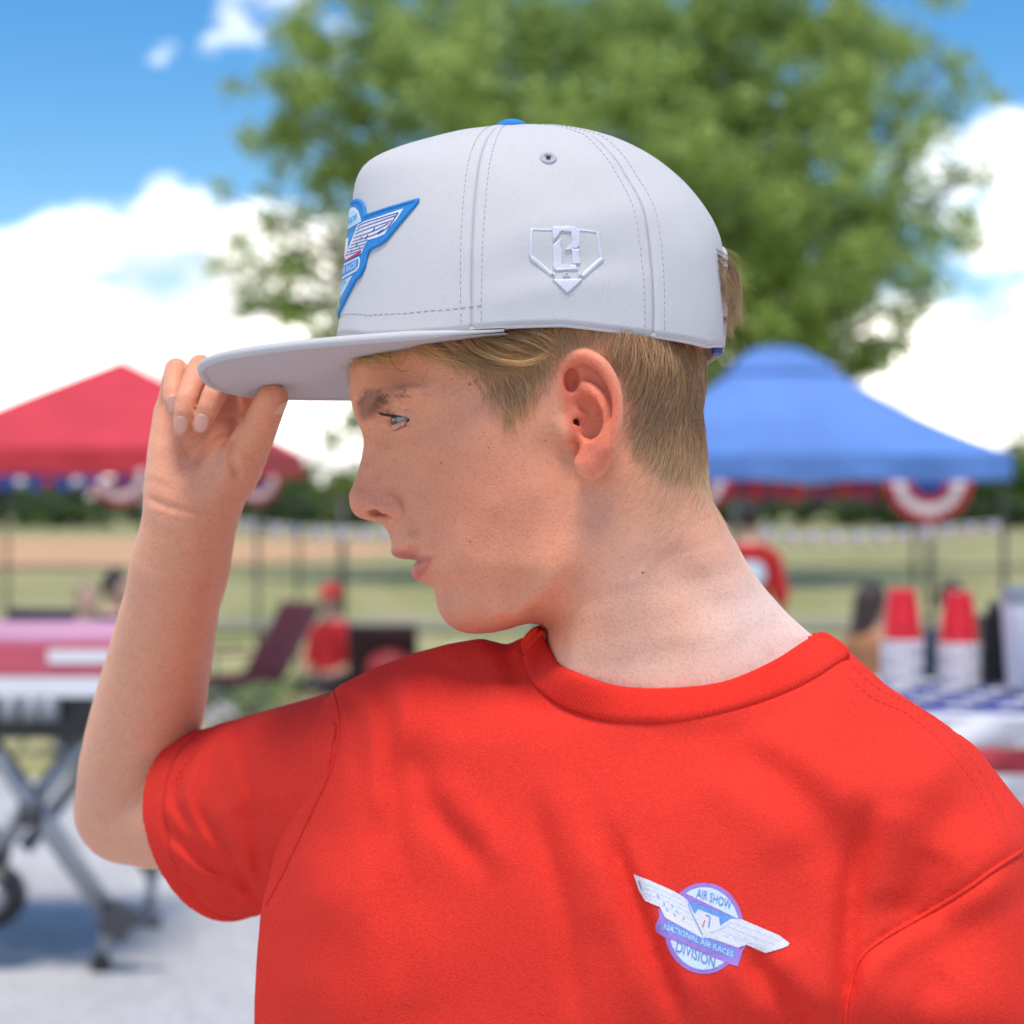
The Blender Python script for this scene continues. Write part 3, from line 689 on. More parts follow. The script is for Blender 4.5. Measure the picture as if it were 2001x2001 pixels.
SHIRT = Inflate([(a*K_, -b*K_) for a, b in sh_px], [(a*K_, -b*K_, h_) for a, b, h_ in sh_marks], [(a*K_, -b*K_, 40) for a, b in sh_px[::2]], (430*K_, 2290*K_, -3130*K_, -1190*K_), h=2.0, qmax=700, qmin=4)
folds = [  # pixel
 ([(648, 1352), (663, 1420), (650, 1500), (600, 1610), (558, 1700), (524, 1768)], 4, -1.3),  # polyline, half width px, height mm (negative = valley)
 ([(672, 1335), (692, 1380), (700, 1450), (690, 1530)], 14, -2.6), ([(705, 1330), (728, 1390), (737, 1500), (748, 1620)], 16, 2.6), ([(757, 1325), (752, 1390), (757, 1480), (772, 1600), (800, 1750)], 16, -3.4),
 ([(800, 1300), (788, 1380), (795, 1470), (830, 1600)], 16, 3.5), ([(800, 1420), (812, 1510), (850, 1590), (912, 1660), (950, 1720)], 18, -4.0), ([(860, 1500), (900, 1570), (960, 1640), (990, 1720)], 22, 2.6),
 ([(735, 1560), (752, 1680), (770, 1800), (780, 1950)], 22, -2.8), ([(620, 1620), (600, 1800), (610, 1990)], 40, 3.0),
 ([(1035, 1540), (1060, 1640), (1090, 1740), (1110, 1830), (1125, 2000)], 17, -3.6), ([(1080, 1500), (1110, 1600), (1150, 1720), (1170, 1850)], 26, 2.6),
 ([(1180, 1600), (1215, 1690), (1255, 1800), (1296, 1905), (1340, 2010)], 15, -5.0), ([(1225, 1640), (1265, 1740), (1320, 1870), (1370, 2000)], 20, 3.4), ([(1140, 1620), (1190, 1760), (1240, 1900), (1270, 2010)], 24, 2.6),
 ([(1455, 1855), (1495, 1910), (1545, 1985), (1580, 2060)], 17, -5.0), ([(1420, 1870), (1450, 1930), (1490, 2010)], 20, 2.5), ([(1520, 1850), (1570, 1920), (1620, 2000)], 26, 2.8),
 ([(1383, 1450), (1460, 1485), (1530, 1530), (1595, 1598), (1630, 1680), (1640, 1760)], 30, -4.2), ([(1340, 1510), (1430, 1545), (1500, 1600), (1550, 1690)], 40, 3.0), ([(1450, 1430), (1540, 1465), (1640, 1530), (1690, 1600)], 34, 3.2),
 ([(1700, 1560), (1672, 1680), (1657, 1800), (1653, 2010)], 16, -6.0), ([(1760, 1560), (1740, 1680), (1735, 1780)], 34, 4.0), ([(1620, 1640), (1618, 1760), (1612, 1880), (1610, 2000)], 26, 2.4),
 ([(1830, 1660), (1795, 1740), (1760, 1800)], 30, -3.0), ([(2001, 1660), (1940, 1700), (1890, 1737), (1818, 1781), (1731, 1831), (1680, 1875), (1657, 1950), (1651, 2010)], 6, -3.0),
 ([(2010, 1700), (1900, 1765), (1830, 1812), (1745, 1860), (1705, 1905), (1690, 2000)], 22, 3.6),
 ([(1855, 1900), (1800, 1960), (1770, 2040)], 26, -3.0),
 ([(1651, 1302), (1709, 1353), (1789, 1389), (1869, 1462), (1934, 1556), (1970, 1650)], 5, 1.4), ([(1657, 1296), (1718, 1347), (1798, 1383), (1878, 1456), (1944, 1552), (1981, 1648)], 3.5, -1.2),
 ([(1290, 1440), (1420, 1430), (1530, 1395), (1620, 1350)], 14, -0.9), ([(1020, 1330), (1050, 1375), (1100, 1412)], 10, -0.8), ([(985, 1268), (1000, 1300), (1003, 1340)], 9, -1.8), ([(940, 1252), (965, 1300), (975, 1370)], 14, 1.6), ([(900, 1290), (890, 1360), (905, 1450)], 26, -1.6)]
_sg = Grid2(430, 2290, 1190, 3130, 3.0); FOLD = np.zeros_like(_sg.X)
for pts, wd_, am in folds:
    P2 = catmull(pts, 4); x0, x1, y0, y1 = P2[:, 0].min()-wd_*4, P2[:, 0].max()+wd_*4, P2[:, 1].min()-wd_*4, P2[:, 1].max()+wd_*4
    i0, i1 = [int(np.clip((v-430)/3, 0, _sg.nx)) for v in (x0, x1)]; j0, j1 = [int(np.clip((v-1190)/3, 0, _sg.nz)) for v in (y0, y1)]
    X_, Y_ = _sg.X[i0:i1+1, j0:j1+1], _sg.Z[i0:i1+1, j0:j1+1]
    d, s = line_dist(X_, Y_, P2); FOLD[i0:i1+1, j0:j1+1] += am*np.exp(-0.5*(d/wd_)**2)*np.clip(np.minimum(s, 1-s)*5+0.05, 0, 1)
_t = np.clip(SHIRT.g.sample(SHIRT.sd, _sg.X*K_, -_sg.Z*K_)/9.0, 0, 1); FOLD *= _t*_t*(3-2*_t)
col_in = catmull([(1052, 1226), (1064, 1246), (1093, 1295), (1151, 1324), (1231, 1340), (1325, 1341), (1419, 1328), (1506, 1291), (1571, 1250), (1600, 1234)], 12)
col_out = catmull([(1018, 1262), (1024, 1295), (1042, 1338), (1093, 1378), (1165, 1404), (1238, 1412), (1325, 1409), (1419, 1389), (1513, 1360), (1586, 1328), (1644, 1291), (1662, 1276)], 10)
def resamp(P, n):
    s = np.concatenate([[0], np.cumsum(np.sqrt(((P[1:]-P[:-1])**2).sum(1)))]); t = np.linspace(0, s[-1], n)
    return np.stack([np.interp(t, s, P[:, k]) for k in range(P.shape[1])], 1)
ci, co = resamp(col_in, 60), resamp(col_out, 60)
neck_hole = [tuple(p) for p in (0.35*ci+0.65*co)]+[(1720, 1180), (1500, 1100), (1100, 1100), (990, 1190)]
# right sleeve, pointing left and away from the camera
S_A = W(660, 1545, 1.056); S_B = W(420, 1590, 1.145); _ax = (S_B-S_A); S_L = np.linalg.norm(_ax); _ax /= S_L
_wv = np.cross(_ax, (0, 0, 1)); _wv /= np.linalg.norm(_wv); _uv = np.cross(_wv, _ax)
sl_fold = [([(468, 1395), (482, 1500), (498, 1640), (512, 1765)], 9, -2.4), ([(440, 1410), (455, 1500), (470, 1600)], 20, 2.4), ([(500, 1400), (512, 1500), (520, 1600)], 18, 2.2),
 ([(430, 1412), (385, 1450), (350, 1505), (342, 1560), (365, 1605), (400, 1640)], 9, -3.0), ([(440, 1440), (395, 1475), (369, 1525), (364, 1570), (385, 1615), (420, 1665)], 10, 2.4),
 ([(385, 1570), (400, 1605), (430, 1650), (475, 1715), (510, 1766)], 9, -3.2), ([(430, 1560), (455, 1640), (490, 1730)], 20, 2.6), ([(315, 1590), (345, 1640), (395, 1685), (450, 1708), (500, 1750)], 9, -2.6), ([(330, 1645), (380, 1695), (440, 1727)], 10, 2.0), ([(357, 1728), (420, 1742), (480, 1758)], 9, -1.8)]
def fold_at(px, py, lst):
    r = np.zeros_like(px)
    for pts, wd_, am in lst:
        d, s = line_dist(px, py, catmull(pts, 3)); r += am*np.exp(-0.5*(d/wd_)**2)*np.clip(np.minimum(s, 1-s)*5+0.05, 0, 1)
    return r
def shirt_field(P):
    Pc = np.stack([P[:, 0], np.maximum(P[:, 1], .5), P[:, 2]], 1); px, py = to_px(Pc)
    y = (P[:, 1]-yc(px))*1000
    f = SHIRT.f(px*K_, y, -py*K_)-(.625-.375*np.tanh(y/9.0))*_sg.sample(FOLD, px, py)*np.clip((px-440)/40, 0, 1)
    f = f/1000
    m = (px > 930) & (px < 1740) & (py < 1440)
    if m.any():
        d = poly_sd(px[m], py[m], neck_hole)/FPX
        f[m] = smax(f[m], np.minimum(-d, yc(px[m])+.002+.055*np.clip((1600-px[m])/120, 0, 1)-P[m, 1]), .0015)
    return f
Vs, Qs = surface_nets(shirt_field, (-.16, .84, .72), (.345, 1.16, 1.24), 0.0022, slack=2.4)
def sleeve_field(P):
    px, py = to_px(P); D = P-S_A; u = D@_ax; v = D@_uv; w = D@_wv
    t = np.clip(u/S_L, -.3, 1.1)
    up_ = .054-.002*t; dn = .060+.006*np.clip(t, 0, 1)**2; rv = np.where(v > 0, up_, dn); rw = .047+.004*t
    r = np.sqrt((v/rv)**2+(w/rw)**2); d = (r-1)*np.minimum(rv, rw)
    fo = fold_at(px, py, sl_fold)/1000
    d = d-np.where(P[:, 1] < 1.1, fo, fo*.5)
    hem = .0012*np.exp(-0.5*((u-(S_L-.020))/.0015)**2)
    d = d+hem
    tilt = u-0.10*v
    seam = np.interp(py, [1300, 1345, 1420, 1500, 1610, 1700, 1772, 1800], [640, 640, 655, 642, 592, 550, 514, 500])+3
    d_seam = (px-seam)/FPX*.8
    sh = np.maximum(d, -(d+.0042))
    return np.maximum(smax(sh, tilt-S_L, .0012), d_seam)
Vl, Ql = surface_nets(sleeve_field, (-.26, .93, 1.02), (-.06, 1.22, 1.24), 0.0017, slack=2.2)
print('shirt', len(Vs), len(Vl), time.time()-T0)
m, N_, L_, B_ = newmat('red_jersey')
t_ = N_.new('ShaderNodeTexCoord')
nz = N_.new('ShaderNodeTexNoise'); nz.inputs['Scale'].default_value = 900; nz.inputs['Detail'].default_value = 3; L_.new(t_.outputs['Object'], nz.inputs['Vector'])
mpn = N_.new('ShaderNodeMapping'); mpn.inputs['Scale'].default_value = (650, 650, 1250); L_.new(t_.outputs['Object'], mpn.inputs[0])
nw = N_.new('ShaderNodeTexNoise'); nw.inputs['Scale'].default_value = 1.0; nw.inputs['Detail'].default_value = 2; L_.new(mpn.outputs[0], nw.inputs['Vector'])
L_.new(ramp(N_, L_, nw.outputs['Fac'], [(0.3, (0.68, 0.034, 0.022)), (0.7, (0.80, 0.046, 0.030))]), B_.inputs['Base Color'])
B_.inputs['Roughness'].default_value = 0.85; B_.inputs['Specular IOR Level'].default_value = 0.08
bp = N_.new('ShaderNodeBump'); bp.inputs['Strength'].default_value = 0.35; bp.inputs['Distance'].default_value = 0.0006
ad = N_.new('ShaderNodeMath'); ad.operation = 'ADD'; L_.new(nz.outputs['Fac'], ad.inputs[0]); L_.new(nw.outputs['Fac'], ad.inputs[1])
L_.new(ad.outputs[0], bp.inputs['Height']); L_.new(bp.outputs[0], B_.inputs['Normal'])
RED = m
_sm = mesh_np('shirt', Vs, Qs); _bm = bmesh.new(); _bm.from_mesh(_sm); bmesh.ops.holes_fill(_bm, edges=[e for e in _bm.edges if e.is_boundary], sides=60); _bm.to_mesh(_sm); _bm.free()
SHIRT_O = ptp(link('shirt', _sm, None, RED))
SLEEVE = link('sleeve', mesh_np('sleeve', Vl, Ql), SHIRT_O, RED)
SBVH = BVHTree.FromPolygons([tuple(v) for v in Vs.tolist()], Qs.tolist())
# ---- ribbed collar band
NR = 760
ci, co = resamp(col_in, NR), resamp(col_out, NR)
def smooth1(a, k):
    ker = np.hanning(2*k+1); ker /= ker.sum(); return np.convolve(np.pad(a, k, 'edge'), ker, 'valid')
yo = np.full(NR, np.nan); yi = np.full(NR, np.nan)
for i in range(0, NR, 8):
    p, n = cast(co[i, 0], co[i, 1]+4, SBVH); yo[i] = p[1] if p is not None else np.nan
    p, n = cast(ci[i, 0], ci[i, 1]-3); yi[i] = p[1] if p is not None else np.nan
ix = np.arange(NR)
yo = np.interp(ix, ix[~np.isnan(yo)], yo[~np.isnan(yo)]); yi = np.interp(ix, ix[~np.isnan(yi)], yi[~np.isnan(yi)])
yo = smooth1(yo, 40)-.0012; yi = np.clip(smooth1(yi, 40)-.004, yo-.006, yo+.016)
A_ = np.array([W(a, b, c) for (a, b), c in zip(ci, yi)]); B2 = np.array([W(a, b, c) for (a, b), c in zip(co, yo)])
back_i = catmull([A_[-1], W(1582, 1246, 1.018), W(1530, 1230, 1.038), W(1430, 1208, 1.062), W(1300, 1190, 1.078), W(1150, 1200, 1.065), W(1075, 1215, 1.04), A_[0]], 24)[1:-1]
back_o = catmull([B2[-1], W(1648, 1284, 1.008), W(1580, 1262, 1.036), W(1460, 1245, 1.070), W(1310, 1250, 1.098), W(1120, 1260, 1.085), W(1040, 1265, 1.05), B2[0]], 24)[1:-1]
A_ = np.concatenate([A_, back_i]); B2 = np.concatenate([B2, back_o]); M_ = len(A_)
tang = np.roll(A_, -1, 0)-np.roll(A_, 1, 0); tang /= np.linalg.norm(tang, axis=1, keepdims=True)
nrm = np.cross(B2-A_, tang); nrm /= np.linalg.norm(nrm, axis=1, keepdims=True)
cn = np.array(W(1280, 1300, 1.0)); sg_ = np.sign(((A_+B2)/2-cn)@np.array([0, 0, 0]) if False else np.einsum('ij,ij->i', nrm, (A_+B2)/2-cn)); nrm *= sg_[:, None]
rib = 0.00038*np.sin(np.arange(M_)*2*math.pi/5.0)
ws = [0, .04, .15, .35, .6, .82, .95, 1.0]; hs_ = [-.0028, .0002, .0016, .0021, .0020, .0016, .0006, -.002]
G = np.zeros((len(ws)+1, M_+1, 3))
for k, (w_, h_) in enumerate(zip(ws, hs_)):
    r_ = A_*(1-w_)+B2*w_+nrm*(h_+(rib if 0 < k < len(ws)-1 else 0*rib))[:, None]; G[k, :M_] = r_; G[k, M_] = r_[0]
G[-1] = G[0]
b = MB(); b.grid(G)
COLLAR = b.obj('collar', SHIRT_O, RED, True)
# ---- stitches: short thread dashes lying on a surface
def stitches(name, pts, parent, mat, ln=.0026, gap=.0016, r=.00022, both=None):
    P_ = np.asarray(pts); s = np.concatenate([[0], np.cumsum(np.sqrt(((P_[1:]-P_[:-1])**2).sum(1)))]); b = MB(); t = 0.0
    at_ = lambda q: np.array([np.interp(q, s, P_[:, k]) for k in range(3)])
    while t+ln < s[-1]:
        b.tube([at_(t), at_(t+ln*.5), at_(t+ln)], [r*.6, r, r*.6], n=5); t += ln+gap
    o = b.obj(name, parent, mat, True); o['kind'] = 'stuff'; return o
def on_surface(pix, bvh, off=.0002, n=60):
    out_ = []
    for x, y in resamp(catmull(pix, 5), n):
        p, nn = cast(x, y, bvh)
        if p is None: continue
        out_.append(p+(CAMP-p)/np.linalg.norm(CAMP-p)*off)
    return np.array(out_)
THREAD = basic('red_thread', (0.52, 0.022, 0.015), .7)
stitches('stitching', on_surface([(1648, 1312), (1702, 1362), (1780, 1400), (1858, 1472), (1922, 1562), (1957, 1655)], SBVH, n=80), SHIRT_O, THREAD)
stitches('stitching', on_surface([(1664, 1300), (1722, 1350), (1803, 1388), (1880, 1460), (1943, 1554), (1979, 1640)], SBVH, n=80), SHIRT_O, THREAD)
LBVH = BVHTree.FromPolygons([tuple(v) for v in Vl.tolist()], Ql.tolist())
def seam(pix, r=.0008, off=.0002):
    pts = []
    for x, y in resamp(catmull(pix, 5), 70):
        c_ = [q for q in (cast(x, y, SBVH)[0], cast(x, y, LBVH)[0]) if q is not None]
        if c_: q = min(c_, key=lambda v: v[1]); pts.append(q+(CAMP-q)/np.linalg.norm(CAMP-q)*off)
    pts = np.array(pts); pts = np.stack([smooth1(pts[:, k], 2) for k in range(3)], 1)
    b = MB(); b.tube(pts, r, 6); b.obj('seam', SHIRT_O, RED, True)
seam([(652, 1350), (662, 1420), (648, 1500), (598, 1610), (556, 1700), (520, 1768)]); seam([(1998, 1662), (1940, 1700), (1890, 1737), (1818, 1781), (1731, 1831), (1680, 1875), (1657, 1950), (1651, 2010)], .0012)
hem = S_A+_ax*(S_L-.021)
for k in (0, .0022):
    pts = []
    for a in np.linspace(-2.4, 2.2, 90):
        d_ = _uv*math.cos(a)+(-_wv if (_wv@np.array([0, 1.0, 0])) > 0 else _wv)*math.sin(a); o_ = hem-_ax*k+d_*.12; r_ = LBVH.ray_cast(Vector(o_), Vector(-d_))
        if r_[0] is not None: pts.append(np.array(r_[0])+d_*.0002)
    stitches('stitching', pts, SHIRT_O, THREAD, .0022, .0012)
# ---- shorts (below the frame)
b = MB()
for sx in (-1, 1):
    x0 = .05+sx*.085; b.lathe([(.088, .46), (.105, .47), (.108, .60), (.11, .76), (.10, .86)], (x0, 1.0, 0), 24)
b.lathe([(.15, .70), (.168, .72), (.172, .82), (.16, .90)], (.05, 1.0, 0), 28, 1.0, .68)
ptp(b.obj('shorts', None, basic('grey_cloth', (.10, .10, .115), .85), True))
for sx in (-1, 1):
    x0 = .05+sx*.085; b = MB(); b.tube([(x0, 1.085, .045), (x0, 1.0, .05), (x0, .93, .04), (x0, .865, .032)], [.036, .046, .045, .034], 14, flat=.9); b.box((x0, .972, .012), (.043, .115, .012)); ptp(b.obj('shoe', None, basic('shoe_white', (.6, .6, .6), .6), True))
print('shirt done', time.time()-T0)
# ================================================================ cap (head-local mm, then to world)
CAP = empty('baseball_cap', tuple(h2w((0, 0, 25))))
tag(CAP, 'pale grey cotton baseball cap with flat brim and blue winged front patch', 'cap')
CINV = Matrix.Translation(tuple(-h2w((0, 0, 25))))
def ctp(o): o.parent = CAP; o.matrix_parent_inverse = CINV; return o
def hw(A): A = np.asarray(A, float); return HEADC+(A/1000)@HR.T
m, N_, L_, B_ = newmat('twill')
t_ = N_.new('ShaderNodeTexCoord'); mpn = N_.new('ShaderNodeMapping'); mpn.inputs['Rotation'].default_value = (0, math.radians(32), 0); mpn.inputs['Scale'].default_value = (1, .15, 1); L_.new(t_.outputs['Object'], mpn.inputs[0])
wv = N_.new('ShaderNodeTexWave'); wv.wave_type = 'BANDS'; wv.bands_direction = 'X'; wv.inputs['Scale'].default_value = 420; wv.inputs['Distortion'].default_value = 0.6; wv.inputs['Detail'].default_value = 1; wv.inputs['Detail Scale'].default_value = 3
L_.new(mpn.outputs[0], wv.inputs['Vector'])
nz = N_.new('ShaderNodeTexNoise'); nz.inputs['Scale'].default_value = 900; L_.new(t_.outputs['Object'], nz.inputs['Vector'])
L_.new(ramp(N_, L_, wv.outputs['Fac'], [(0.0, (0.48, 0.465, 0.46)), (0.5, (0.625, 0.605, 0.60))]), B_.inputs['Base Color'])
B_.inputs['Roughness'].default_value = .9; B_.inputs['Specular IOR Level'].default_value = .15; 
bp = N_.new('ShaderNodeBump'); bp.inputs['Strength'].default_value = .35; bp.inputs['Distance'].default_value = .0004
ad = N_.new('ShaderNodeMath'); ad.operation = 'ADD'; L_.new(wv.outputs['Fac'], ad.inputs[0]); L_.new(nz.outputs['Fac'], ad.inputs[1]); L_.new(ad.outputs[0], bp.inputs['Height']); L_.new(bp.outputs[0], B_.inputs['Normal'])
TWILL = m
BRIMM = basic('brim_cloth', (0.60, 0.575, 0.57), .9, var=.03, scale=300, bump=.12, bscale=1500, spec=.15)
CAPTH = basic('cap_thread', (0.30, 0.30, 0.34), .7, var=.05); WHITETH = basic('embroidery_white', (0.66, 0.65, 0.72), .35, var=.06, scale=900, bump=.2, bscale=2500)
BLUE = basic('patch_blue', (0.012, 0.24, 0.62), .65, var=.10, scale=900, bump=.35, bscale=1800)
prof_f = [(659, 664), (670, 590), (681, 490), (690, 405), (694, 372), (700, 350), (713, 331), (740, 315), (800, 294), (880, 271), (950, 258), (1003, 252)]
prof_b = [(1408, 690), (1411, 640), (1409, 560), (1399, 482), (1371, 422), (1322, 362), (1252, 311), (1165, 272), (1080, 254), (1003, 252)]
Tq = hp(1003, 252)
def normp(pp):
    A = np.array([hp(x, y)[[0, 2]] for x, y in pp]); f0 = A[0]
    return resamp(catmull(np.stack([(A[:, 0]-Tq[0])/(f0[0]-Tq[0]), (A[:, 1]-f0[1])/(Tq[2]-f0[1])], 1), 8), 61), f0
PF, F0 = normp(prof_f); PB, B0 = normp(prof_b)
PS = resamp(catmull([(1, 0), (1.004, .14), (.99, .29), (.955, .43), (.89, .57), (.79, .70), (.655, .81), (.495, .89), (.32, .945), (.15, .98), (0, 1)], 8), 61)
zx = np.array([[*hp(x, y, yy)[[0, 2]]] for x, y, yy in ((659, 664, 0), (720, 658, -45), (790, 652, -66), (880, 646, -76), (985, 637, -80), (1100, 632, -81), (1200, 641, -79), (1300, 657, -66), (1380, 680, -40), (1408, 690, 0))])
zx = zx[np.argsort(zx[:, 0])]
CW = 80.0
def ring(phi):
    c, s = np.cos(phi), np.sin(phi); n = np.where(c > 0, 2.0, 2.0+.35*c*c)
    cc = np.sign(c)*np.abs(c)**(2/n); ss = np.sign(s)*np.abs(s)**(2/n)
    x = Tq[0]+np.where(cc > 0, cc*(F0[0]-Tq[0]), -cc*(B0[0]-Tq[0])); y = -CW*ss      # phi>0 -> his left (towards the camera)
    return x, y, np.interp(x, zx[:, 0], zx[:, 1])
def crown(phi, v):
    """phi, v arrays -> head-local mm"""
    x, y, z = ring(phi); c = np.cos(phi); wf = np.where(c > 0, c*c, 0); wb = np.where(c < 0, c*c, 0); ws_ = np.sin(phi)**2
    i = np.clip(v, 0, 1)*60
    pr = lambda P, k: np.interp(i, np.arange(61), P[:, k])
    rho = wf*pr(PF, 0)+ws_*pr(PS, 0)+wb*pr(PB, 0); zet = wf*pr(PF, 1)+ws_*pr(PS, 1)+wb*pr(PB, 1)
    return np.stack([Tq[0]+rho*(x-Tq[0]), y*rho, z+zet*(Tq[2]-z)], -1)
def phi_at_px(px, py):
    best = None
    for ph in np.linspace(.05, 3.0, 600):
        q = hw(crown(np.array([ph]), np.array([.12]))); a, b_ = to_px(q)
        if best is None or abs(a[0]-px) < best[0]: best = (abs(a[0]-px), ph)
    return best[1]
PH1, PH2 = phi_at_px(921, 560), phi_at_px(1277, 560)
seams = np.array([-PH2, -PH1, PH1, PH2, math.pi, -math.pi])
wr_ = [(0.24, 1.75, .10, .9), (.16, 1.92, .07, -.9), (.30, 1.95, .06, .6), (.10, 1.7, .05, .7), (.20, 2.25, .10, .6), (.45, 2.35, .12, -.7), (.62, 2.2, .15, .7)]
def crown_d(phi, v):
    P = crown(phi, v); e = 1e-3
    n = np.cross(crown(phi+e, v)-P, crown(phi, np.minimum(v+e, 1))-P+1e-9); n /= (np.linalg.norm(n, axis=-1, keepdims=True)+1e-12)
    cen = np.array([Tq[0], 0, 20.0]); n *= np.sign(np.einsum('...k,...k->...', n, P-cen))[..., None]
    d = np.zeros_like(phi)
    rad = 80*np.sqrt(np.clip(1-v, 0.02, 1))
    for s in seams:
        a = np.abs(phi-s)*rad; d += -0.5*np.exp(-0.5*(a/0.8)**2)+0.22*np.exp(-0.5*((a-4.0)/2.2)**2)
    for vv, pp, wv_, am in wr_:
        d += 1.5*am*np.exp(-0.5*((v-vv-.10*(np.abs(phi)-pp))/(.022+wv_*.1))**2)*np.exp(-0.5*((np.abs(phi)-pp)/.28)**2)
    d += 0.5*np.sin(phi*7+v*9)*np.sin(v*11+phi*3)*np.where(np.abs(phi) > PH1, 1, .25)*(v < .9)*np.clip(v*4, 0, 1)
    return P+n*(d*np.clip((1-v)*6, 0, 1))[..., None]
crV, crF = [], []
def panel(p0, p1, name='panel', label=None):
    nu = max(12, int(abs(p1-p0)*46)); nv = 64
    U, Vv = np.meshgrid(np.linspace(p0, p1, nu), np.linspace(0, 1, nv)**1.0*0.997, indexing='ij')
    G = crown_d(U, Vv); me_V = hw(G.reshape(-1, 3)); F = []
    for i in range(nu-1):
        for j in range(nv-1):
            c = (G[i, j]+G[i+1, j+1])/2
            if c[0] > 60 and abs(c[1]) < 30 and hp(1400, 648)[2] < c[2] < hp(1400, 648)[2]+43*math.sqrt(max(0, 1-(c[1]/30)**2)): continue    # opening over the strap
            F.append((i*nv+j, (i+1)*nv+j, (i+1)*nv+j+1, i*nv+j+1))
    o = len(crV); crV.extend([tuple(v) for v in me_V]); crF.extend([tuple(k+o for k in f) for f in F])
    me = mesh_np(name, me_V, F); ob = ctp(link(name, me, None, TWILL))
    s_ = ob.modifiers.new('thick', 'SOLIDIFY'); s_.thickness = .0011; s_.offset = 0
    if label: ob['label'] = label
    return ob
panel(-PH1, PH1, 'front_panel'); panel(PH1, PH2, 'side_panel'); panel(-PH2, -PH1, 'side_panel'); panel(PH2, math.pi, 'back_panel'); panel(-math.pi, -PH2, 'back_panel')
CBVH = BVHTree.FromPolygons(crV, crF)
def cline(ph, vv, off=.72):
    P = crown_d(np.asarray(ph, float), np.asarray(vv, float)); cen = np.array([Tq[0], 0, 10.0]); n = P-cen; n /= np.linalg.norm(n, axis=1, keepdims=True)
    return hw(P+n*off)
vv = np.linspace(.015, .97, 60)
for s, offs in ((PH1, (-1, 1)), (PH2, (-1, 1)), (-PH1, (-1, 1))):
    for k in offs:
        rad = 80*np.sqrt(np.clip(1-vv, .02, 1)); o = stitches('stitching', cline(s+k*4.3/rad, vv), None, CAPTH, .0021, .0012, .00019); ctp(o)
# bottom edge: sweat band turn-up and its stitch line, brim join stitch line
ph = np.linspace(-2.85, 2.85, 200)
ctp(stitches('stitching', cline(np.linspace(-1.36, 1.36, 190), np.full(190, .052)), None, CAPTH, .0024, .0016, .00019))
b = MB(); R_ = [hw(np.stack(ring(ph), -1)*np.array([a_, a_, 1])+np.array([0, 0, zz])) for a_, zz in ((1.004, 1.0), (1.006, -0.6), (.996, -1.4), (.972, -0.8), (.960, 14), (.955, 26))]
b.grid(np.array(R_)); ctp(b.obj('sweatband', None, BRIMM, True))
# button and eyelets
bq_ = hw(crown(np.array([0.0]), np.array([.999]))[0]); Rb = HR
prb = [(8.3, -1.6), (8.6, 0.2), (7.6, 2.2), (5.2, 3.4), (2.5, 3.8), (.01, 3.9)]
b = MB(); b.lathe(prb, n=24); me = b.mesh('button'); v_ = np.array([x.co[:] for x in me.vertices]); 
for i, x in enumerate(me.vertices): x.co = Vector(HEADC+((v_[i]+Tq+np.array([-1, 0, 0.6]))/1000)@HR.T)
ctp(link('button', me, None, BLUE))
def surf_frame(px, py, bvh):
    p, n = cast(px, py, bvh); n = n if n@(CAMP-p) > 0 else -n; return p, n
def torus(p, n, R, r, name, mat, sx=1.0):
    q = np.array(Vector(n).to_track_quat('Z', 'Y').to_matrix()); b = MB()
    b.tube([p+q@np.array([R*math.cos(t), R*sx*math.sin(t), r*.3]) for t in np.linspace(0, 2*math.pi, 25)], r, 6, caps=False)
    return b.obj(name, None, mat, True)
EYEM = basic('eyelet_thread', (.50, .50, .55), .8, var=.1, scale=900, bump=.4, bscale=2500)
p, n = surf_frame(1071, 311, CBVH); e_ = ctp(torus(p, n, .0032, .0013, 'eyelet', EYEM))
b = MB(); q = np.array(Vector(n).to_track_quat('Z', 'Y').to_matrix()); b.add([p+q@np.array([-.0013*math.cos(t), .0013*math.sin(t), .0012]) for t in np.linspace(0, 2*math.pi, 12, endpoint=False)], [tuple(range(12))]); ctp(b.obj('eyelet_hole', None, basic('dark_hole', (.02, .02, .025), .9)))
# ---- brim
XA = hp(985, 640, -80)[0]; XT = hp(394, 728)[0]
def brim_z(x, y): return 28.2+0.066*(x+20)-0.00048*y*y
ns, ntt = 90, 22
thetas = np.linspace(-math.pi/2, math.pi/2, ns)                  # across, his right to his left
def brim_pt(k, t, dz=0.0, grow=0.0):
    th = thetas[k]; n = 2.75; c, s = math.cos(th), math.sin(th)
    ox = XA-(XA-XT+grow)*abs(c)**(2/n); oy = -math.copysign((81.5+grow)*abs(s)**(2/n), s)
    pr = th/(math.pi/2)*1.02; ix_, iy_, iz_ = [float(q) for q in ring(np.array(max(min(pr*1.50/1.02, 1.50), -1.50)))]
    ix_ = ix_*.86+Tq[0]*.14; iy_ *= .86; x = ix_+(ox-ix_)*t; y = iy_+(oy-iy_)*t
    z = brim_z(x, y)
    return (x, y, z+dz)
tt = list(np.linspace(0, .985, ntt))
top = np.array([[brim_pt(k, t, 1.2) for t in tt] for k in range(ns)]); bot = np.array([[brim_pt(k, t, -1.4+0.10*math.sin(t*2*math.pi*9)) for t in tt] for k in range(ns)])
b = MB(); b.grid(hw(top)); b.grid(hw(bot[:, ::-1])); BR = ctp(b.obj('brim', None, BRIMM, True))
# padded edge of the brim
edge = [hw(brim_pt(k, 1.0, 0, -1.2)) for k in range(ns)]
b = MB(); b.tube(edge, [.0026*min(1, .25+k/7, .25+(ns-1-k)/7) for k in range(ns)], 10, flat=1.0); o = b.obj('brim_edge', BR, TWILL, True); o.matrix_parent_inverse = Matrix.Identity(4)
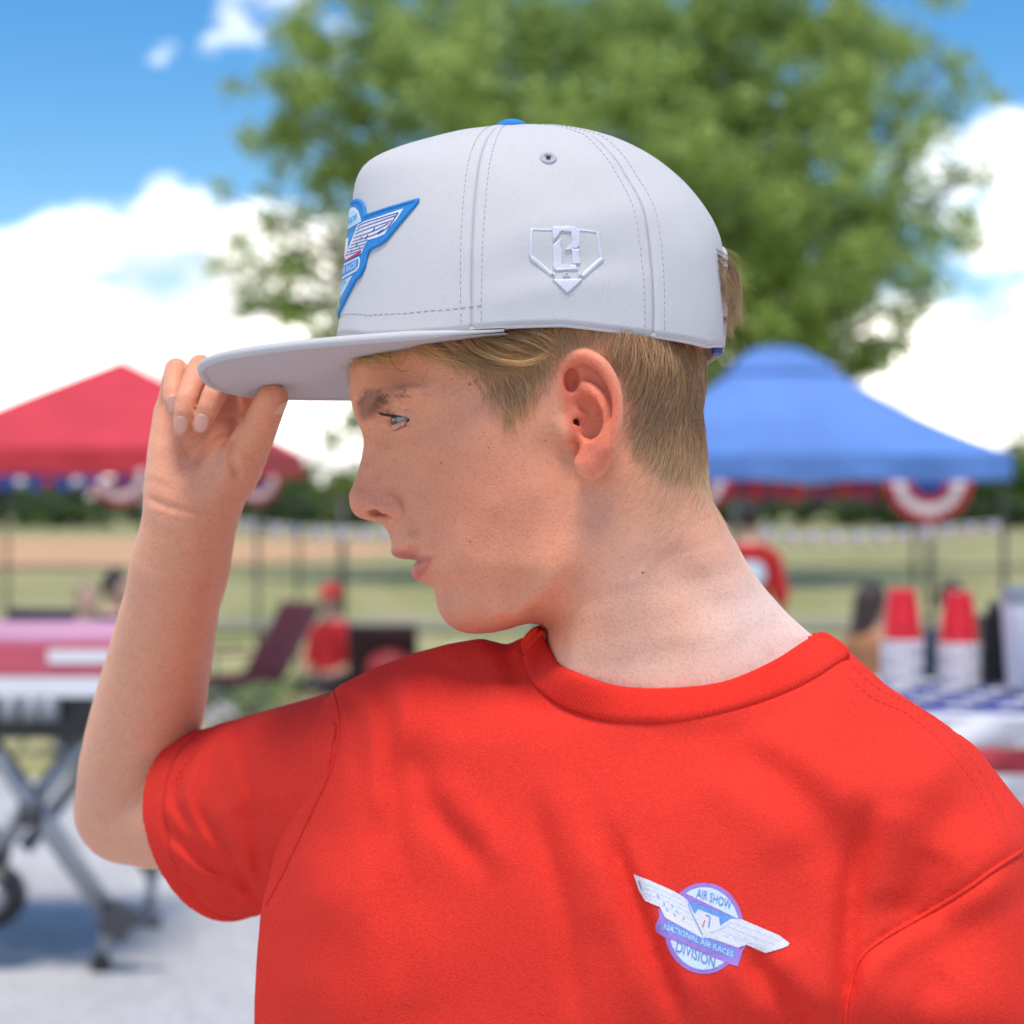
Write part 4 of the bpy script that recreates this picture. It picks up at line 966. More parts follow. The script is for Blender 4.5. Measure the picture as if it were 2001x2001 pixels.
# ---- taped edge of the opening over the strap
zo = hp(1400, 648)[2]; ee = []
for a_ in np.linspace(0, math.pi, 40):
    yy, zz = 30*math.cos(a_), zo+43*math.sin(a_); r_ = CBVH.ray_cast(Vector(hw((200, yy*1.03, zz+1.2))), Vector(-HR[:, 0]))
    if r_[0] is not None and ((np.array(r_[0])-HEADC)@HR)[0] > .05: ee.append(np.array(r_[0])+HR[:, 0]*.0006)
b = MB(); b.tube(ee, .0021, 7); ctp(b.obj('opening_tape', None, BRIMM, True))
# ---- back strap
b = MB(); sp = [hw((ring(np.array(t))[0]*1.0, float(ring(np.array(t))[1]), float(ring(np.array(t))[2])+7.0)) for t in np.linspace(2.55, 2*math.pi-2.55, 24)]
up = HR[:, 2]; G = np.zeros((5, 24, 3))
for i, w_ in enumerate((-6.5, -6.3, 0, 6.3, 6.5)): G[i] = np.array(sp)+up*w_/1000
b.grid(G); o = ctp(b.obj('strap', None, BRIMM, True)); s_ = o.modifiers.new('t', 'SOLIDIFY'); s_.thickness = .0015
b = MB(); b.box(W(1401, 683, .992), (.0022, .004, .0026), HR); ctp(b.obj('strap_tab', None, basic('strap_blue', (0.05, 0.09, 0.40), .5)))
# ---------------------------------------------------------------- flat work cut to shape and laid on a surface
def flat_mesh(poly, cut):
    bm = bmesh.new(); vs = [bm.verts.new((x, y, 0)) for x, y in poly]
    es = [bm.edges.new((vs[i], vs[(i+1) % len(vs)])) for i in range(len(vs))]
    bmesh.ops.triangle_fill(bm, use_beauty=True, use_dissolve=False, edges=es)
    P_ = np.array(poly)
    for ax in (0, 1):
        lo_, hi_ = P_[:, ax].min(), P_[:, ax].max()
        for c in np.arange(lo_+cut, hi_, cut):
            co_ = [0, 0, 0]; no = [0, 0, 0]; co_[ax] = c; no[ax] = 1
            bmesh.ops.bisect_plane(bm, geom=bm.verts[:]+bm.edges[:]+bm.faces[:], plane_co=co_, plane_no=no)
    return bm
def text_bm(txt, origin, xv, yv, cut=None, arc=0.0):
    """text laid in the plane: its box goes to origin + [0..1]*xv + [0..1]*yv"""
    cu = bpy.data.curves.new('lettering', 'FONT'); cu.body = txt; cu.resolution_u = 3; ob = bpy.data.objects.new('lettering', cu); COL.objects.link(ob)
    me = bpy.data.meshes.new_from_object(ob.evaluated_get(bpy.context.evaluated_depsgraph_get())); bpy.data.objects.remove(ob)
    A = np.array([v.co[:2] for v in me.vertices]); lo_, hi_ = A.min(0), A.max(0); A = (A-lo_)/(hi_-lo_)
    bm = bmesh.new(); bm.from_mesh(me); bpy.data.meshes.remove(me)
    o_, xv, yv = np.array(origin, float), np.array(xv, float), np.array(yv, float)
    for v, a in zip(bm.verts, A):
        p = o_+a[0]*xv+a[1]*yv+(4*a[0]*(1-a[0])*arc)*yv/(np.linalg.norm(yv)+1e-9); v.co = (*p, 0)
    return bm
def drape(bm, mapper, name, parent, mat, thick=0.0):
    """mapper(x,y) -> world point or None"""
    dead = []
    for v in bm.verts:
        p = mapper(v.co.x, v.co.y)
        if p is None: dead.append(v)
        else: v.co = Vector(p)
    if dead: bmesh.ops.delete(bm, geom=dead, context='VERTS')
    bmesh.ops.triangulate(bm, faces=bm.faces)
    me = bpy.data.meshes.new(name); bm.to_mesh(me); bm.free()
    if not len(me.polygons): return None
    o = link(name, me, None, mat)
    if thick: s_ = o.modifiers.new('t', 'SOLIDIFY'); s_.thickness = thick; s_.offset = 0
    return o
def strip(pts, w):
    """polygon around an open polyline"""
    P_ = np.asarray(pts, float); t = np.gradient(P_, axis=0); t /= np.linalg.norm(t, axis=1, keepdims=True)+1e-9; n = np.stack([-t[:, 1], t[:, 0]], 1)*w
    return [tuple(p) for p in P_+n]+[tuple(p) for p in (P_-n)[::-1]]
def ellipse(cx, cy, rx, ry, n=48, a0=0, a1=2*math.pi): return [(cx+rx*math.cos(t), cy+ry*math.sin(t)) for t in np.linspace(a0, a1, n, endpoint=(abs(a1-a0) < 6.2))]
# ---- winged patch: its left half traced where it shows, laid on the crown and mirrored over the middle of the head
lt_blue = basic('patch_pale', (0.42, 0.70, 0.84), .7, var=.06, scale=800); wht = basic('patch_white', (0.74, 0.73, 0.75), .6, var=.05, scale=800); navy = basic('patch_navy', (0.02, 0.05, 0.30), .6); redp = basic('patch_red', (0.55, 0.01, 0.05), .6); mid = basic('patch_midblue', (0.02, 0.27, 0.60), .6, var=.08, scale=700)
def sub(o, par, inv=Matrix.Identity(4)):
    if o is None: return None
    o.parent = par; o.matrix_parent_inverse = inv; return o
def Z3(x, y): return (640+x*.13977, 370+y*.13977)
def PM(off, flip):
    def f(x, y):
        p = None
        for k in range(60):
            p, n = cast(x+k*.7, y, CBVH)
            if p is not None and p[1] < 1.12: break
            p = None
        if p is None: return None
        n = n if n@(CAMP-p) > 0 else -n; p = p+n*off/1000
        if flip: q = (p-HEADC)@HR; q[1] *= -1; p = HEADC+q@HR.T
        return p
    return f
outer = [(290, 330), (345, 215), (400, 172), (445, 165), (505, 195), (538, 265), (556, 385), (850, 287), (1290, 160), (1150, 330), (960, 560), (850, 700), (760, 770), (640, 822), (592, 882), (566, 962), (545, 1080), (490, 1200), (420, 1268), (310, 1480), (190, 1730), (160, 1748), (100, 1700), (180, 1200), (240, 700)]
PATCH = ctp(drape(flat_mesh([Z3(*p) for p in outer], 2.2), PM(1.0, False), 'patch', None, BLUE, .0012)); PATCH['label'] = 'blue embroidered winged patch'
b = MB(); eb = [PM(1.15, False)(*Z3(*p)) for p in resamp(np.array(outer[1:22], float), 150)]; b.tube([p for p in eb if p is not None], .0011, 6); sub(b.obj('patch_border', None, BLUE, True), PATCH)
zt_, zb_ = ((PM(1, False)(*Z3(400, 190))-HEADC)@HR)[2]*1000, ((PM(1, False)(*Z3(175, 1730))-HEADC)@HR)[2]*1000; G = []
for z_ in np.linspace(zb_, zt_, 40):
    row = []
    for y_ in np.linspace(-9, 9, 9):
        r_ = CBVH.ray_cast(Vector(hw((F0[0]-60, y_, z_))), Vector(HR[:, 0])); row.append(np.array(r_[0])-HR[:, 0]*.0015 if r_[0] is not None else (row[-1] if row else G[-1][0]))
    G.append(row)
b = MB(); b.grid(np.array(G)); sub(b.obj('patch_centre', None, mid, True), PATCH)
shapes = [([(280, 420), (340, 300), (375, 262), (425, 260), (472, 310), (500, 400), (512, 460), (300, 580)], 1.75, wht), ([(290, 430), (350, 322), (378, 302), (412, 302), (450, 342), (478, 420), (484, 456), (300, 548)], 1.9, lt_blue),
 ([(455, 515), (560, 458), (1088, 286), (1000, 430), (880, 560), (830, 640), (740, 682), (602, 722), (562, 790), (520, 900), (290, 1005), (290, 940), (360, 760), (430, 590)], 1.75, wht), ([(230, 700), (300, 655), (445, 572), (340, 770), (300, 830), (220, 850)], 1.75, mid), ([(230, 720), (300, 702), (345, 692), (332, 830), (300, 940), (275, 992), (200, 1020)], 1.95, wht),
 ([(220, 1050), (290, 1002), (500, 874), (516, 880), (502, 910), (300, 1018), (215, 1075)], 2.0, redp), ([(190, 1095), (250, 1060), (482, 948), (497, 1000), (482, 1100), (442, 1152), (212, 1284), (150, 1310)], 1.75, wht), ([(190, 1115), (255, 1082), (470, 976), (480, 1010), (466, 1090), (430, 1130), (222, 1252), (160, 1280)], 1.9, mid),
 ([(150, 1350), (212, 1312), (388, 1214), (300, 1385), (182, 1605), (120, 1640)], 1.75, wht), ([(150, 1362), (220, 1324), (362, 1238), (290, 1372), (180, 1572), (125, 1600)], 1.9, lt_blue)]
lines = [[(462, 545), (560, 485), (1022, 345)], [(450, 592), (545, 538), (982, 388)], [(432, 642), (540, 590), (935, 452)], [(415, 690), (700, 590), (892, 492)], [(398, 742), (690, 650), (820, 572)], [(372, 792), (600, 722)], [(350, 842), (572, 775)], [(322, 892), (545, 826)], [(302, 936), (520, 868)], [(700, 550), (670, 612)], [(522, 678), (510, 716)], [(606, 650), (576, 712)], [(462, 768), (450, 804)], [(496, 818), (486, 852)], [(388, 856), (378, 892)], [(1022, 345), (880, 545), (740, 640)]]
for flip in (False, True):
    if flip: sub(drape(flat_mesh([Z3(*p) for p in outer], 2.2), PM(1.0, True), 'patch_half', None, BLUE, .0012), PATCH)
    for poly, off, mt in shapes: sub(drape(flat_mesh([Z3(*p) for p in poly], 2.6), PM(off, flip), 'patch_print', None, mt), PATCH)
    for ln_ in lines: sub(drape(flat_mesh([Z3(*p) for p in strip(resamp(catmull(ln_, 4), 12), 6.0)], 3), PM(1.95, flip), 'patch_line', None, navy), PATCH)
    for wl, wr2, a, b_, up_, mt in (('SHOW', 'AIR', (322, 520), (452, 445), (18, -105), mid), ('AIR RACES', 'NATIONAL', (222, 1212), (446, 1096), (10, -86), wht), ('SION', 'DIVI', (172, 1520), (300, 1330), (14, -112), mid)):
        a3, b3 = np.array(Z3(*a)), np.array(Z3(*b_)); u3 = np.array(up_)*.13977
        sub(drape(text_bm(wr2 if flip else wl, b3 if flip else a3, (a3-b3) if flip else (b3-a3), u3), PM(2.05, flip), 'lettering', None, mt), PATCH)
# ---- tone on tone home plate embroidery over the ear
def px_map(bvh, off):
    def f(x, y):
        p, n = cast(x, y, bvh)
        if p is None: return None
        n = n if n@(CAMP-p) > 0 else -n
        return p+n*off/1000
    return f
def emb(zx_, zy): return (1000+zx_*.11387, 420+zy*.11387)
def cord(pts, r, name='embroidery', par=None):
    P_ = [px_map(CBVH, .35)(*p) for p in resamp(np.array(pts, float), 16)]; b = MB(); b.tube(P_, r, 7); o = b.obj(name, None, WHITETH, True); return sub(o, par) if par else ctp(o)
EMB = ctp(drape(flat_mesh([emb(*p) for p in ((700, 1120), (1190, 1110), (1190, 1130), (950, 1335), (935, 1335))], 4), px_map(CBVH, .8), 'embroidery', None, WHITETH, .0012)); EMB['label'] = 'white home plate emblem stitched on the side panel'
for a, b_, r in (((330, 255), (690, 265), .0007), ((335, 255), (325, 730), .0010), ((325, 730), (690, 1040), .0014), ((1150, 265), (1450, 300), .0007), ((1465, 300), (1520, 740), .0009), ((1540, 760), (1195, 1070), .0014)):
    cord([emb(*a), emb(*b_)], r, par=EMB)
for poly in ([(690, 215), (1050, 205), (1155, 265), (1155, 560), (1040, 600), (900, 610), (1020, 500), (1010, 310), (850, 280), (700, 470)], [(700, 520), (835, 410), (850, 860), (1090, 870), (1110, 930), (1130, 955), (740, 965), (700, 930)], [(1020, 600), (1155, 585), (1165, 845), (1030, 855)]):
    sub(drape(flat_mesh([emb(*p) for p in poly], 4), px_map(CBVH, .7), 'embroidery', None, WHITETH, .0013), EMB)
sub(drape(text_bm('1 0 1', emb(705, 1085), (emb(1160, 0)[0]-emb(705, 0)[0], 0), (0, -8.5)), px_map(CBVH, 1.5), 'lettering', None, WHITETH, .0008), EMB)
print('cap', time.time()-T0)
# ================================================================ hair
def hair_mesh(name, P, r0, col_root, col_tip, parent=PERSON, mat=None, taper=.25):
    """P (n,s,3) strand points; r0 (n,) root radius; colours (n,3)"""
    n, s, _ = P.shape
    T_ = np.gradient(P, axis=1); T_ /= np.linalg.norm(T_, axis=2, keepdims=True)+1e-12
    ref = np.tile(np.array([0.31, 0.83, 0.46]), (n, s, 1)); a = np.cross(T_, ref); a /= np.linalg.norm(a, axis=2, keepdims=True)+1e-12; b = np.cross(T_, a)
    t = np.linspace(0, 1, s)[None, :]; rad = r0[:, None]*(1-(1-taper)*t**1.5)
    Vh = np.zeros((n, s, 3, 3))
    for k in range(3):
        q = 2*math.pi*k/3; Vh[:, :, k] = P+(math.cos(q)*a+math.sin(q)*b)*rad[:, :, None]
    idx = np.arange(n*s*3).reshape(n, s, 3); F = []
    for k in range(3):
        k2 = (k+1) % 3; F.append(np.stack([idx[:, :-1, k], idx[:, :-1, k2], idx[:, 1:, k2], idx[:, 1:, k]], -1).reshape(-1, 4))
    me = mesh_np(name, Vh.reshape(-1, 3), np.concatenate(F))
    C = col_root[:, None]*(1-t[..., None])+col_tip[:, None]*t[..., None]; vcol(me, 'Col', np.repeat(C.reshape(-1, 3), 3, 0))
    o = ptp(link(name, me, None, mat)); return o
m, N_, L_, B_ = newmat('hair'); a_ = N_.new('ShaderNodeAttribute'); a_.attribute_name = 'Col'; wm = N_.new('ShaderNodeMix'); wm.data_type = 'RGBA'; wm.blend_type = 'MULTIPLY'; wm.inputs[0].default_value = 1.0; wm.inputs[7].default_value = (1.12, .95, .74, 1); L_.new(a_.outputs['Color'], wm.inputs[6]); L_.new(wm.outputs[2], B_.inputs['Base Color'])
B_.inputs['Roughness'].default_value = .38; B_.inputs['Specular IOR Level'].default_value = .5; B_.inputs['Sheen Weight'].default_value = .1
HAIR = m
def grow(roots, nor, d2, length, nseg=6, lift=.35, curl=.25, flat=1.0):
    """strands leave along the normal a little and lie down along the image-plane direction d2 (dx, dy down)"""
    n = len(roots); D = np.stack([d2[:, 0], np.zeros(n), -d2[:, 1]], 1); D -= nor*np.einsum('ij,ij->i', D, nor)[:, None]; D /= np.linalg.norm(D, axis=1, keepdims=True)+1e-9
    sidev = np.cross(nor, D); cv = RNG.normal(0, curl, n)[:, None]
    P = np.zeros((n, nseg+1, 3)); P[:, 0] = roots-nor*.0006
    step = (length/nseg)[:, None]
    for k in range(nseg):
        t = k/(nseg-1); dr = D+nor*(lift*(1-1.15*t))+sidev*cv*t
        dr /= np.linalg.norm(dr, axis=1, keepdims=True); P[:, k+1] = P[:, k]+dr*step
    return P
def sample_faces(mask, n):
    f = np.arange(len(Q))[mask]; a = np.linalg.norm(np.cross(V[Q[f, 2]]-V[Q[f, 0]], V[Q[f, 3]]-V[Q[f, 1]]), axis=1); c = np.cumsum(a)
    k = f[np.searchsorted(c, RNG.random(n)*c[-1]).clip(0, len(f)-1)]; u, v = RNG.random((2, n))[..., None]
    P = (V[Q[k, 0]]*(1-u)+V[Q[k, 1]]*u)*(1-v)+(V[Q[k, 3]]*(1-u)+V[Q[k, 2]]*u)*v
    return P, NV[Q[k, 0]], k
flow = np.array([(930, 730, .5, 1), (960, 700, .5, .9), (970, 790, .3, 1), (1010, 790, -.05, 1), (1060, 740, -.35, 1), (1060, 660, .15, 1), (1000, 670, .5, .7), (1150, 650, -.05, 1), (1250, 690, -.30, 1), (1330, 700, -.25, 1), (1300, 800, -.45, 1), (1240, 830, -.55, .9), (1330, 880, -.55, .9), (1375, 780, -.15, 1), (1270, 920, -.8, .7), (1370, 940, -.7, .8), (1340, 1000, -.9, .6), (700, 670, .3, 1), (800, 670, .7, .7)], float)
def flow_at(px, py):
    d = (px[:, None]-flow[None, :, 0])**2+(py[:, None]-flow[None, :, 1])**2+400; w = d**-1.6
    return (w[..., None]*flow[None, :, 2:]).sum(1)/w.sum(1)[:, None]
fc = Q[:, 0]
hm = inhead[fc] & (SD[fc] < -0.3) & (earm[fc] < .15) & (PYV[fc] > 575) & (HL[fc, 2] < np.interp(HL[fc, 0], zx[:, 0], zx[:, 1])+4) & (HL[fc, 0] < 110) & ((np.abs(HL[fc, 1]) < 200))
nearm = hm & ((HL[fc, 1] < 12))
R_, Nn, k = sample_faces(nearm, 12500)
hl = ((R_-HEADC)@HR)*1000; px, py = to_px(R_); sdv = -poly_sd(hl[:, 0], hl[:, 2], SCALP)
fr_ = (px < 1090); keep = RNG.random(len(R_)) < np.where(fr_, np.clip(.10+sdv/16.0, 0, .75), np.clip(.15+sdv/7.0, 0, 1)); R_, Nn, px, py, sdv = [a[keep] for a in (R_, Nn, px, py, sdv)]
n = len(R_)
clump = np.sin(px*.11+3*np.sin(py*.05))*.5+np.sin(py*.09+px*.04)*.5
d2 = flow_at(px, py)+RNG.normal(0, .16, (n, 2))+np.stack([.22*clump, 0*clump], 1)
fr_ = px < 1090; ln = np.where(fr_, np.clip(.009+sdv*.0005, .008, .018), np.clip(.0065+sdv*.00055, .005, .0175))*RNG.uniform(.6, 1.3, n)
P = grow(R_, Nn, d2, ln, 6, lift=np.clip(.28+RNG.normal(0, .08, n), .05, .6)[:, None], curl=.25)
tone = RNG.beta(.8, 1.0, n)[:, None]; low = np.clip((py-820)/150, 0, 1)[:, None]*np.clip((px-1150)/80, 0, 1)[:, None]
cr_ = np.array([.17, .095, .050])*(1-tone)+np.array([.40, .25, .135])*tone; ct = np.array([.32, .195, .105])*(1-tone)+np.array([.82, .58, .35])*tone
fr2 = (px < 1100)[:, None]; cr_ = np.where(fr2, cr_*1.3, cr_); ct = np.where(fr2, np.minimum(ct*1.2, .85), ct)
cr_ = cr_*(1-.6*low)+np.array([.55, .42, .28])*.6*low; ct = ct*(1-.7*low)+np.array([.78, .65, .48])*.7*low
hair_mesh('hair', P, RNG.uniform(.00008, .00013, n), cr_, ct, mat=HAIR)
# the other side of the head, thinner
R_, Nn, k = sample_faces(hm & (HL[fc, 1] > 10), 3000); n = len(R_); px, py = to_px(R_)
P = grow(R_, Nn, np.stack([RNG.normal(-.2, .2, n), np.ones(n)], 1), RNG.uniform(.009, .016, n), 5, lift=.28); tone = RNG.random((n, 1))
hair_mesh('hair', P, RNG.uniform(.00010, .00016, n), np.array([.15, .093, .053])+.12*tone, np.array([.26, .175, .10])+.25*tone*np.array([1, .75, .5]), mat=HAIR)
# pale down on the nape
napem = (PXV[fc] > 1215) & (PXV[fc] < 1410) & (PYV[fc] > 880) & (PYV[fc] < 1040) & (V[fc, 1] < 1.01) & (V[fc, 2] > 1.2)
R_, Nn, k = sample_faces(napem, 3400); px, py = to_px(R_); keep = RNG.random(len(R_)) < np.clip((1045-py)/120, 0, 1)*np.clip((px-1215)/60, 0, 1)
R_, Nn, px, py = R_[keep], Nn[keep], px[keep], py[keep]; n = len(R_)
P = grow(R_, Nn, np.array([-.75, .65])+RNG.normal(0, .22, (n, 2)), RNG.uniform(.006, .013, n), 6, lift=.25, curl=.5)
hair_mesh('hair', P, RNG.uniform(.00005, .00008, n), np.tile((.66, .50, .36), (n, 1)), np.tile((.85, .72, .55), (n, 1)), mat=HAIR)
# longer locks sweeping out from under the cap over the temple and forehead
def lock(path, nst, spread, lift, seed_col, jit=5, r=(.00007, .00012), nseg=14, Yfix=None):
    pp = resamp(catmull(path, 6), nseg); out_ = []
    base_Y = []
    for i, (x, y) in enumerate(pp):
        if Yfix is not None: base_Y.append(Yfix); continue
        p, n_ = cast(x, max(y, 600)); base_Y.append(p[1] if p is not None else np.nan)
    base_Y = np.array(base_Y); ok = ~np.isnan(base_Y); base_Y = np.interp(np.arange(nseg), np.arange(nseg)[ok], base_Y[ok]) if ok.any() else np.full(nseg, .99)
    t = np.linspace(0, 1, nseg)
    for _ in range(nst):
        a, b_, c_ = RNG.normal(0, spread, 3); ph_ = RNG.uniform(0, 6.28); e = RNG.uniform(.72, 1.08)
        ox = a*(1-t)+b_*t+RNG.normal(0, jit*.35)*np.sin(t*5+ph_); oy = c_*(1-t)*.6+RNG.normal(0, spread)*t+RNG.normal(0, jit*.5)*np.sin(t*4+ph_*1.7)
        tt_ = t*e; X_ = np.interp(tt_, t, pp[:, 0])+ox; Y_ = np.interp(tt_, t, pp[:, 1])+oy
        D_ = base_Y-(lift+RNG.normal(0, lift*.35))*(.3+.7*np.sin(np.pi*np.clip(t*.9+.1, 0, 1)))
        out_.append(np.array([W(x, y, d) for x, y, d in zip(X_, Y_, D_)]))
    P = np.array(out_); n = len(P); tone = RNG.random((n, 1)); c0, c1 = np.array(seed_col[0]), np.array(seed_col[1])
    hair_mesh('hair', P, RNG.uniform(*r, n), c0*(.75+.5*tone), c1*(.7+.6*tone), mat=HAIR, taper=.35)
gold = ((.32, .19, .085), (.78, .53, .26)); ash = ((.20, .12, .062), (.52, .35, .19)); red_ = ((.38, .19, .09), (.74, .44, .24)); dark = ((.07, .04, .022), (.17, .10, .055))
lock([(805, 648), (832, 674), (867, 691), (900, 696)], 60, 5, .005, red_); lock([(852, 648), (891, 678), (937, 687)], 55, 6, .005, red_)
lock([(905, 655), (922, 678), (960, 699), (1007, 710), (1046, 704), (1077, 686)], 85, 5, .007, gold); lock([(925, 650), (950, 680), (1000, 700), (1045, 698)], 60, 6, .006, gold)
lock([(935, 648), (965, 668), (1010, 682), (1050, 690)], 80, 8, .006, ash); lock([(975, 640), (1010, 655), (1045, 668), (1090, 690)], 90, 9, .005, ash); lock([(1010, 640), (1050, 650), (1085, 668), (1105, 690)], 70, 8, .005, ash)
lock([(860, 655), (906, 693), (945, 712), (985, 722)], 70, 8, .004, ash); lock([(830, 655), (880, 690), (930, 715), (960, 735)], 60, 8, .003, ash); lock([(900, 660), (940, 700), (975, 720), (1020, 725), (1060, 712)], 60, 8, .004, ash)
lock([(760, 650), (800, 668), (850, 680), (880, 690)], 50, 7, .004, red_)
lock([(668, 665), (690, 694), (728, 707), (766, 703)], 46, 7, .004, gold, r=(.00009, .00014)); lock([(690, 665), (705, 692), (722, 718)], 22, 6, .003, gold, r=(.00008, .00013)); lock([(765, 660), (735, 692), (700, 702), (680, 692)], 36, 7, .004, gold, r=(.00008, .00013)); lock([(720, 660), (735, 692), (770, 702), (800, 692)], 46, 8, .004, gold, r=(.00008, .00013)); lock([(800, 655), (840, 690), (880, 705), (930, 712)], 40, 8, .005, gold, r=(.00009, .00014))
lock([(759, 668), (762, 700), (778, 724), (800, 724), (806, 708), (792, 700)], 4, 1.2, .004, dark, jit=1.5); lock([(700, 690), (770, 722), (850, 735), (930, 728)], 6, 8, .003, red_, r=(.00004, .00007)); lock([(800, 690), (770, 740), (735, 768), (698, 782)], 3, 5, .003, gold, r=(.00004, .00007)); lock([(745, 690), (732, 730), (760, 748)], 4, 8, .003, red_, r=(.00004, .00007))
lock([(660, 660), (664, 690), (672, 720)], 14, 4, .002, ash)
for yf in (.985, 1.0, 1.015): lock([(1392, 495), (1425, 520), (1440, 570), (1432, 620), (1420, 655)], 46, 9, .004, ((.15, .10, .06), (.36, .27, .17)), jit=7, Yfix=yf)
lock([(1395, 500), (1435, 515), (1462, 560), (1485, 578)], 5, 7, .004, gold, Yfix=1.0, r=(.00004, .00007)); lock([(1398, 490), (1420, 485), (1445, 500), (1448, 520)], 6, 6, .004, gold, Yfix=1.0, r=(.00004, .00007))
for yf in (.985, 1.0): lock([(1394, 510), (1422, 545), (1440, 600), (1445, 640)], 60, 10, .004, ((.24, .16, .09), (.60, .45, .29)), jit=6, Yfix=yf); lock([(1398, 545), (1414, 590), (1420, 630), (1424, 662)], 60, 9, .004, ((.22, .15, .085), (.55, .42, .27)), jit=6, Yfix=yf)
# ---- eyebrow and lashes
def spots(poly, n):
    P_ = np.array(poly); out_ = []
    while len(out_) < n:
        q = RNG.uniform(P_.min(0), P_.max(0), (400, 2)); q = q[poly_sd(q[:, 0], q[:, 1], poly) < 0]; out_ += list(q)
    return np.array(out_[:n])
def planted(pix, d2, ln, nseg, lift, curl, r, cols, name):
    R_, Nn = [], []; keep = []
    for i, (x, y) in enumerate(pix):
        p, n_ = cast(x, y)
        if p is None or p[1] > 1.03: continue
        R_.append(p); Nn.append(n_ if n_@(CAMP-p) > 0 else -n_); keep.append(i)
    R_, Nn = np.array(R_), np.array(Nn); n = len(R_)
    P = grow(R_, Nn, d2[keep], ln[keep], nseg, lift, curl); tone = RNG.uniform(.7, 1.3, (n, 1))
    hair_mesh(name, P, RNG.uniform(*r, n), np.array(cols[0])*tone, np.array(cols[1])*tone, mat=HAIR)
pb = spots([(694, 780), (715, 770), (744, 765), (744, 786), (731, 812), (706, 812), (698, 800)], 800)
planted(pb, np.stack([.55+.6*np.clip((pb[:, 0]-700)/40, 0, 1), -.75+.75*np.clip((pb[:, 0]-700)/40, 0, 1)], 1)+RNG.normal(0, .25, (len(pb), 2)), RNG.uniform(.0032, .0052, len(pb)), 5, .18, .3, (.00006, .0001), ((.06, .03, .018), (.17, .085, .05)), 'eyebrow')
pb = spots([(728, 772), (765, 758), (800, 753), (842, 764), (822, 769), (785, 770), (738, 784)], 460)
planted(pb, np.stack([np.full(len(pb), 1.0), .05+.35*np.clip((pb[:, 1]-755)/25, -1, 1)], 1)+RNG.normal(0, .18, (len(pb), 2)), RNG.uniform(.004, .007, len(pb))*np.clip(1.1-.5*(pb[:, 0]-740)/100, .5, 1), 5, .12, .25, (.00005, .00009), ((.075, .036, .022), (.20, .105, .065)), 'eyebrow')
tl = RNG.random(300)**1.2; pb = np.stack([757+tl*47, 811.5+tl*6.5+RNG.normal(0, .8, 300)], 1)
planted(pb, np.stack([-1+.35*tl, .10+.25*tl], 1)+RNG.normal(0, .12, (300, 2)), RNG.uniform(.005, .0085, 300)*(1-.35*tl), 6, .45, .2, (.00008, .00012), ((.02, .012, .01), (.035, .02, .015)), 'eyelashes')
tl = RNG.random(70); pb = np.stack([770+tl*34, 839.5-tl*18+RNG.normal(0, .6, 70)], 1)
planted(pb, np.stack([-1+.6*tl, .55+.2*tl], 1)+RNG.normal(0, .15, (70, 2)), RNG.uniform(.0022, .0042, 70), 5, .35, .2, (.00005, .00008), ((.025, .015, .012), (.05, .03, .02)), 'eyelashes')
print('hair', time.time()-T0)

# fine pale hairs along the forearm
am_ = (V[fc, 0] < -.12) & (V[fc, 2] > 1.08) & (V[fc, 2] < 1.28) & (NV[fc, 1] < .3)
R_, Nn, k = sample_faces(am_, 650); n = len(R_)
P = grow(R_, Nn, np.stack([RNG.normal(-.35, .25, n), RNG.normal(.8, .2, n)], 1), RNG.uniform(.004, .008, n), 5, lift=.35, curl=.4)
hair_mesh('arm_hair', P, RNG.uniform(.00002, .00004, n), np.tile((.6, .42, .28), (n, 1)), np.tile((.8, .62, .42), (n, 1)), mat=HAIR)
# ================================================================ the shirt print
PRINT_W = basic('print_white', (.72, .72, .76), .8, var=.06, scale=500, bump=.25, bscale=1300); PRINT_P = basic('print_purple', (.34, .20, .60), .8, var=.10, scale=500, bump=.25, bscale=1300); PRINT_B = basic('print_blue', (.13, .32, .72), .8, var=.10, scale=500, bump=.25, bscale=1300)
PRINT_L = basic('print_pale', (.62, .74, .84), .8, var=.06, scale=500, bump=.25, bscale=1300); PRINT_T = basic('print_text', (.10, .22, .55), .5); PRINT_R = basic('print_red', (.70, .03, .03), .5); PRINT_G = basic('print_grey', (.50, .55, .70), .5)
Z8 = lambda x, y: (1200+x*.20704, 1650+y*.20704)
def pr(poly, off, mat, name='print', cut=5):
    return drape(flat_mesh([Z8(*p) for p in poly], cut), px_map(SBVH, .25+(off-.5)*.5), name, None, mat)
PRT = pr(ellipse(850, 793, 372, 430, 60), .5, PRINT_P, 'chest_print'); sub(PRT, SHIRT_O); PRT['label'] = 'white winged air show emblem printed on the chest'
I4 = Matrix.Identity(4)
# sub-parts may only be three levels deep, so every printed shape is a child of the shirt
SP = lambda o: sub(o, SHIRT_O) if o is not None else None
SP(pr(ellipse(850, 793, 335, 392, 60), .6, PRINT_P))
def seg(cond, rx, ry, off, mat):
    P_ = [p for p in ellipse(850, 793, rx, ry, 160)]; L1 = lambda x: 472+(x-680)*.475 if cond == 't' else 872+(x-500)*.43
    Pp = [p for p in P_ if (p[1] < L1(p[0]) if cond == 't' else p[1] > L1(p[0]))]
    k = max(range(len(Pp)), key=lambda i: (Pp[i][0]-Pp[i-1][0])**2+(Pp[i][1]-Pp[i-1][1])**2); Pp = Pp[k:]+Pp[:k]
    return SP(pr(Pp, off, mat))
seg('t', 330, 388, .7, PRINT_L); seg('b', 330, 388, .7, PRINT_L)
SP(pr([(395, 760), (425, 690), (420, 600), (450, 640), (480, 700), (1190, 985), (1250, 945), (1215, 1000), (1165, 1150), (1085, 1130), (470, 870), (400, 820)], .75, PRINT_P))
